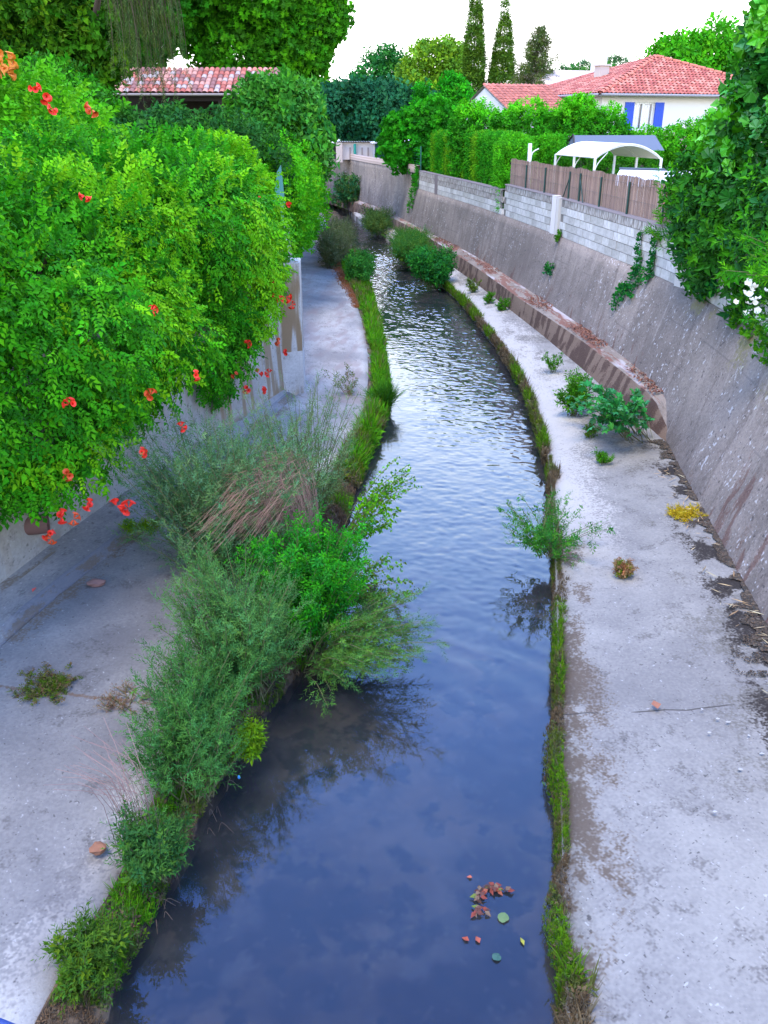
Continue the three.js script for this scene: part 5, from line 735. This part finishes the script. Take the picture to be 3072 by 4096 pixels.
// ivy on the right wall
function ivy(label, patches, seed, n, pal = [[.03, .15, .04], [.045, .19, .045], [.025, .11, .035]]) { // patches [z, y, rz, ry]
  const T = thing('ivy', label, 'ivy'), rnd = rngOf(seed), L = [[], []], G = [clump(192, 4, .07, .065, .05), clump(193, 4, .06, .06, .05)]; let st = [];
  for (const [z0, y0, rz, ry] of patches) { st.push(tube([V(faceX(z0, y0 - ry) - .012, y0 - ry, z0), V(faceX(z0, y0) - .014, y0, z0 + rz * .1), V(faceX(z0, y0 + ry * .9) - .012, y0 + ry * .9, z0)], .008, .003, 4)); for (let k = 0; k < n * rz * ry * 14 + 20; k++) { const a = rnd() * 6.283, r = Math.sqrt(rnd()), z = z0 + Math.cos(a) * r * rz, y = y0 + Math.sin(a) * r * ry, d = V(-.5, (rnd() - .6) * 1.2, rnd() - .5).normalize(), f = V(-.9, .35, .3).addScaledVector(rv(rnd), .4), x = V().crossVectors(d, f).normalize(), zz = V().crossVectors(x, d), s = .7 + .6 * rnd(); L[k % 2].push({ m: new THREE.Matrix4().makeBasis(x.multiplyScalar(s), d.multiplyScalar(s), zz.multiplyScalar(s)).setPosition(V(faceX(z, y) - .01 - .07 * rnd() * (1 - r * .6), y, z)), c: pick(pal, rnd) }); } }
  mesh('stem', merge(st), BARK, T); L.forEach((l, i) => inst('foliage', G[i], LEAF, l, T)); return T;
}
const faceX = (z, y) => y > 2.6 && z < -2 ? wallTop(z) - .1 : wallX(z, y);
ivy('dark ivy with two climbing shoots on the block wall', [[-19.3, 2.35, .45, .32], [-19.75, 2.0, .28, .3], [-18.75, 2.75, .14, .3], [-18.75, 3.15, .05, .35], [-19.5, 2.75, .12, .25], [-19.6, 3.1, .045, .32]], 201, 26);
ivy('small ivy patch low on the sloping wall', [[-25, 1.8, .4, .16]], 202, 22); ivy('long ivy streamers hanging down the far wall', [[-44.9, 2.6, .35, 1.0], [-45.6, 2.3, .25, .9], [-44.6, 3.1, .3, .5]], 203, 18, [[.05, .22, .03], [.07, .27, .035], [.04, .16, .03]]);
ivy('trailing weeds on the wall top near the right edge', [[-13.2, 2.62, .5, .14], [-12.4, 2.5, .45, .16], [-14.2, 2.65, .3, .08]], 204, 22, [[.08, .22, .03], [.11, .27, .035], [.05, .16, .03]]); ivy('tiny plant rooted in a block joint', [[-15.4, 2.95, .09, .12]], 205, 60); ivy('small weed at the foot of the block wall gap', [[-25.3, 2.65, .1, .12]], 206, 60, WEED);

// ---------------------------------------------------------------- litter, soil and stones
{
  const rnd = rngOf(211), clod = (() => { const g = new THREE.IcosahedronGeometry(1, 1), p = g.attributes.position; for (let i = 0; i < p.count; i++) { const k = .75 + .5 * hash2(Math.round(p.getX(i) * 50), Math.round(p.getY(i) * 50 + p.getZ(i) * 90), 3); p.setXYZ(i, p.getX(i) * k, p.getY(i) * k * .45, p.getZ(i) * k); } return plain(g); })(), L = [];
  for (let k = 0; k < 32000; k++) { const z = lerp(-5.2, -14.4, rnd()), w = .14 + .5 * sstep(.36, .62, fbm(z * .9, 3, 3, 212)), u = rnd() ** 1.4, x = wallX(z, .42) - .02 - w * u, s = (.005 + .016 * rnd() * rnd()) * (1.3 - u); if (noise(x * 9, z * 9, 213) < .3 + .4 * u) continue; L.push({ m: new THREE.Matrix4().makeRotationY(rnd() * 6).scale(V(s, s, s)).setPosition(x, .425 - .06 * u * w + s * .3, z), c: pick([[.055, .04, .026], [.08, .055, .035], [.04, .032, .022], [.11, .08, .05]], rnd) }); }
  tag(inst(numbered('soil_litter'), clod, std(0xffffff, 1), L, scene), 'dark soil and leaf mould lying along the foot of the right wall', 'litter');
  const straw = geoOf([0, 0, -.5, .06, 0, -.1, 0, .03, 0, -.06, 0, .1, 0, 0, .5], [0, 1, 2, 0, 2, 3, 1, 4, 2, 2, 4, 3]), S = [];
  for (let k = 0; k < 90; k++) { const z = lerp(-6, -13, rnd()), x = wallX(z, .42) - .03 - .42 * rnd(), s = .07 + .14 * rnd(); S.push({ m: new THREE.Matrix4().makeRotationFromEuler(new THREE.Euler(.15 * rnd(), rnd() * 6, .2 * rnd())).scale(V(s * .9, s, s)).setPosition(x, .445, z), c: pick([[.5, .4, .22], [.42, .3, .16], [.3, .2, .1]], rnd) }); }
  tag(inst(numbered('fallen_leaves'), straw, std(0xffffff, .9, { side: THREE.DoubleSide }), S, scene), 'dry bamboo leaves scattered along the foot of the right wall', 'leaves');
  const R = [], lf = leafG(.06, .035, .3, .3); for (let k = 0; k < 2600; k++) { const z = lerp(-15.5, -40, rnd()), d = fbm(z * .45, 7, 3, 214); if (d < .48 + .12 * rnd()) continue; const x = lerp(ledgeT(z) + .03, wallX(z, 1) - .02, rnd()), s = .8 + .8 * rnd(); R.push({ m: new THREE.Matrix4().makeRotationFromEuler(new THREE.Euler(-1.57 + .5 * (rnd() - .5), 0, rnd() * 6)).scale(V(s, s, s)).setPosition(x, .955 + .05 * ((x - ledgeT(z)) / .4), z), c: pick([[.2, .075, .04], [.16, .06, .035], [.26, .12, .07]], rnd) }); }
  tag(inst(numbered('fallen_leaves'), lf, std(0xffffff, .9, { side: THREE.DoubleSide }), R, scene), 'reddish dead leaves lying on the long ledge', 'leaves');
  // pale chips on the right bank
  const chip = clod; [[3.1, -6.75], [3.2, -6.6], [3.28, -6.55], [3.4, -6.35], [3.05, -6.4], [3.42, -6.1], [3.5, -5.9], [2.75, -5.4], [3.15, -5.9], [3.6, -6.2]].forEach(([x, z], i) => { const o = mesh(numbered('lichen_chip'), chip, std(srgb(176, 172, 164), .9), scene); o.scale.set(.013 + .006 * (i % 3), .005, .012); o.position.set(x, .392 + .02 * (x - 3) , z); tag(o, 'pale chip lying on the right bank near the crack', 'chip', 'pale chips on the right bank'); });
  const brown = mesh(numbered('dead_leaf'), leafG(.14, .1, .1, .1).rotateX(-1.5), std(srgb(160, 104, 76), .9, { side: THREE.DoubleSide }), scene); brown.position.set(2.68, .372, -6.78); tag(brown, 'curled brown leaf on the crack of the right bank', 'leaf');
  const stone = mesh(numbered('stone'), clod, std(srgb(150, 104, 78), .95), scene); stone.scale.set(.075, .09, .06); stone.position.set(-2.28, .34, -5.05); tag(stone, 'flat reddish stone on the near left bank', 'stone');
  const cloth = mesh(numbered('stone'), clod, std(srgb(146, 108, 96), .95), scene); cloth.scale.set(.13, .09, .08); cloth.position.set(-3.56, .42, -9.2); tag(cloth, 'pinkish brown lump of mud beside the left footing', 'stone');
  const pet = mesh(numbered('petal'), leafG(.12, .05, .2, .1).rotateX(-1.5), std(srgb(220, 90, 80), .8, { side: THREE.DoubleSide }), scene); pet.position.set(-4.15, .55, -8.75); tag(pet, 'fallen red petal on the left footing', 'petal');
}
{ // floating leaves
  const T = thing('leaf_raft', 'raft of twigs and red leaves caught in the near stream', 'debris', [.86, .005, -4.85]), rnd = rngOf(221), tw = [];
  for (let k = 0; k < 26; k++) { const a = .6 + rnd() * 2.6, r = .1 + .05 * rnd(), a2 = a + .7 + .6 * rnd(); tw.push(tube([V(Math.cos(a) * r, .012, -Math.sin(a) * r * .8), V(Math.cos((a + a2) / 2) * r * 1.12, .022, -Math.sin((a + a2) / 2) * r * .9), V(Math.cos(a2) * r, .01, -Math.sin(a2) * r * .8)], .0035, .002, 4)); }
  mesh('twigs', merge(tw), std(srgb(84, 54, 40), .9), T);
  const lf = leafG(.055, .034, .2, .15), cols = [[.22, .04, .02], [.3, .08, .03], [.12, .04, .025], [.12, .16, .02], [.18, .11, .06]].map(c => std(lin(...c), .8, { side: THREE.DoubleSide }));
  for (let k = 0; k < 46; k++) { const low = k > 30, a = low ? rnd() * 6.28 : .5 + 2.6 * rnd(), r = low ? .05 * rnd() : .12 + .05 * (rnd() - .5), m = mesh('leaf', lf, cols[Math.floor(rnd() * 5)], T); m.position.set((low ? -.12 : 0) + Math.cos(a) * r, .016 + .012 * rnd(), (low ? .12 : 0) - Math.sin(a) * r * .8); m.rotation.set(-1.57 + .7 * (rnd() - .5), 0, rnd() * 6.28); m.scale.setScalar(.7 + .6 * rnd()); }
  for (const [label, x, z, l, c, t] of [['pale green heart shaped leaf floating beside the leaf raft', .95, -4.63, .11, [98, 122, 70], .6], ['orange leaf floating left below the leaf raft', .64, -4.47, .065, [160, 70, 42], 1], ['salmon leaf floating next to the orange one', .715, -4.45, .07, [168, 82, 56], .3], ['round blue green leaf floating nearest the bottom', .865, -4.35, .085, [54, 92, 76], 2], ['slim yellow leaf floating near the right margin', 1.045, -4.43, .08, [160, 156, 50], .2], ['small orange leaf drifting above the raft', .72, -5.06, .05, [180, 92, 60], 1.4]]) { const o = mesh(numbered('floating_leaf'), (l < .075 || t === .2 ? leafG(l, l * (t === .2 ? .4 : .65), .15, .2) : roundG(l * .85)).rotateX(-1.5).rotateY(t), std(srgb(...c), .7, { side: THREE.DoubleSide }), scene); o.position.set(x, .012, z); tag(o, label, 'leaf', 'leaves floating on the near stream'); }
}
renderer.render(scene, camera);
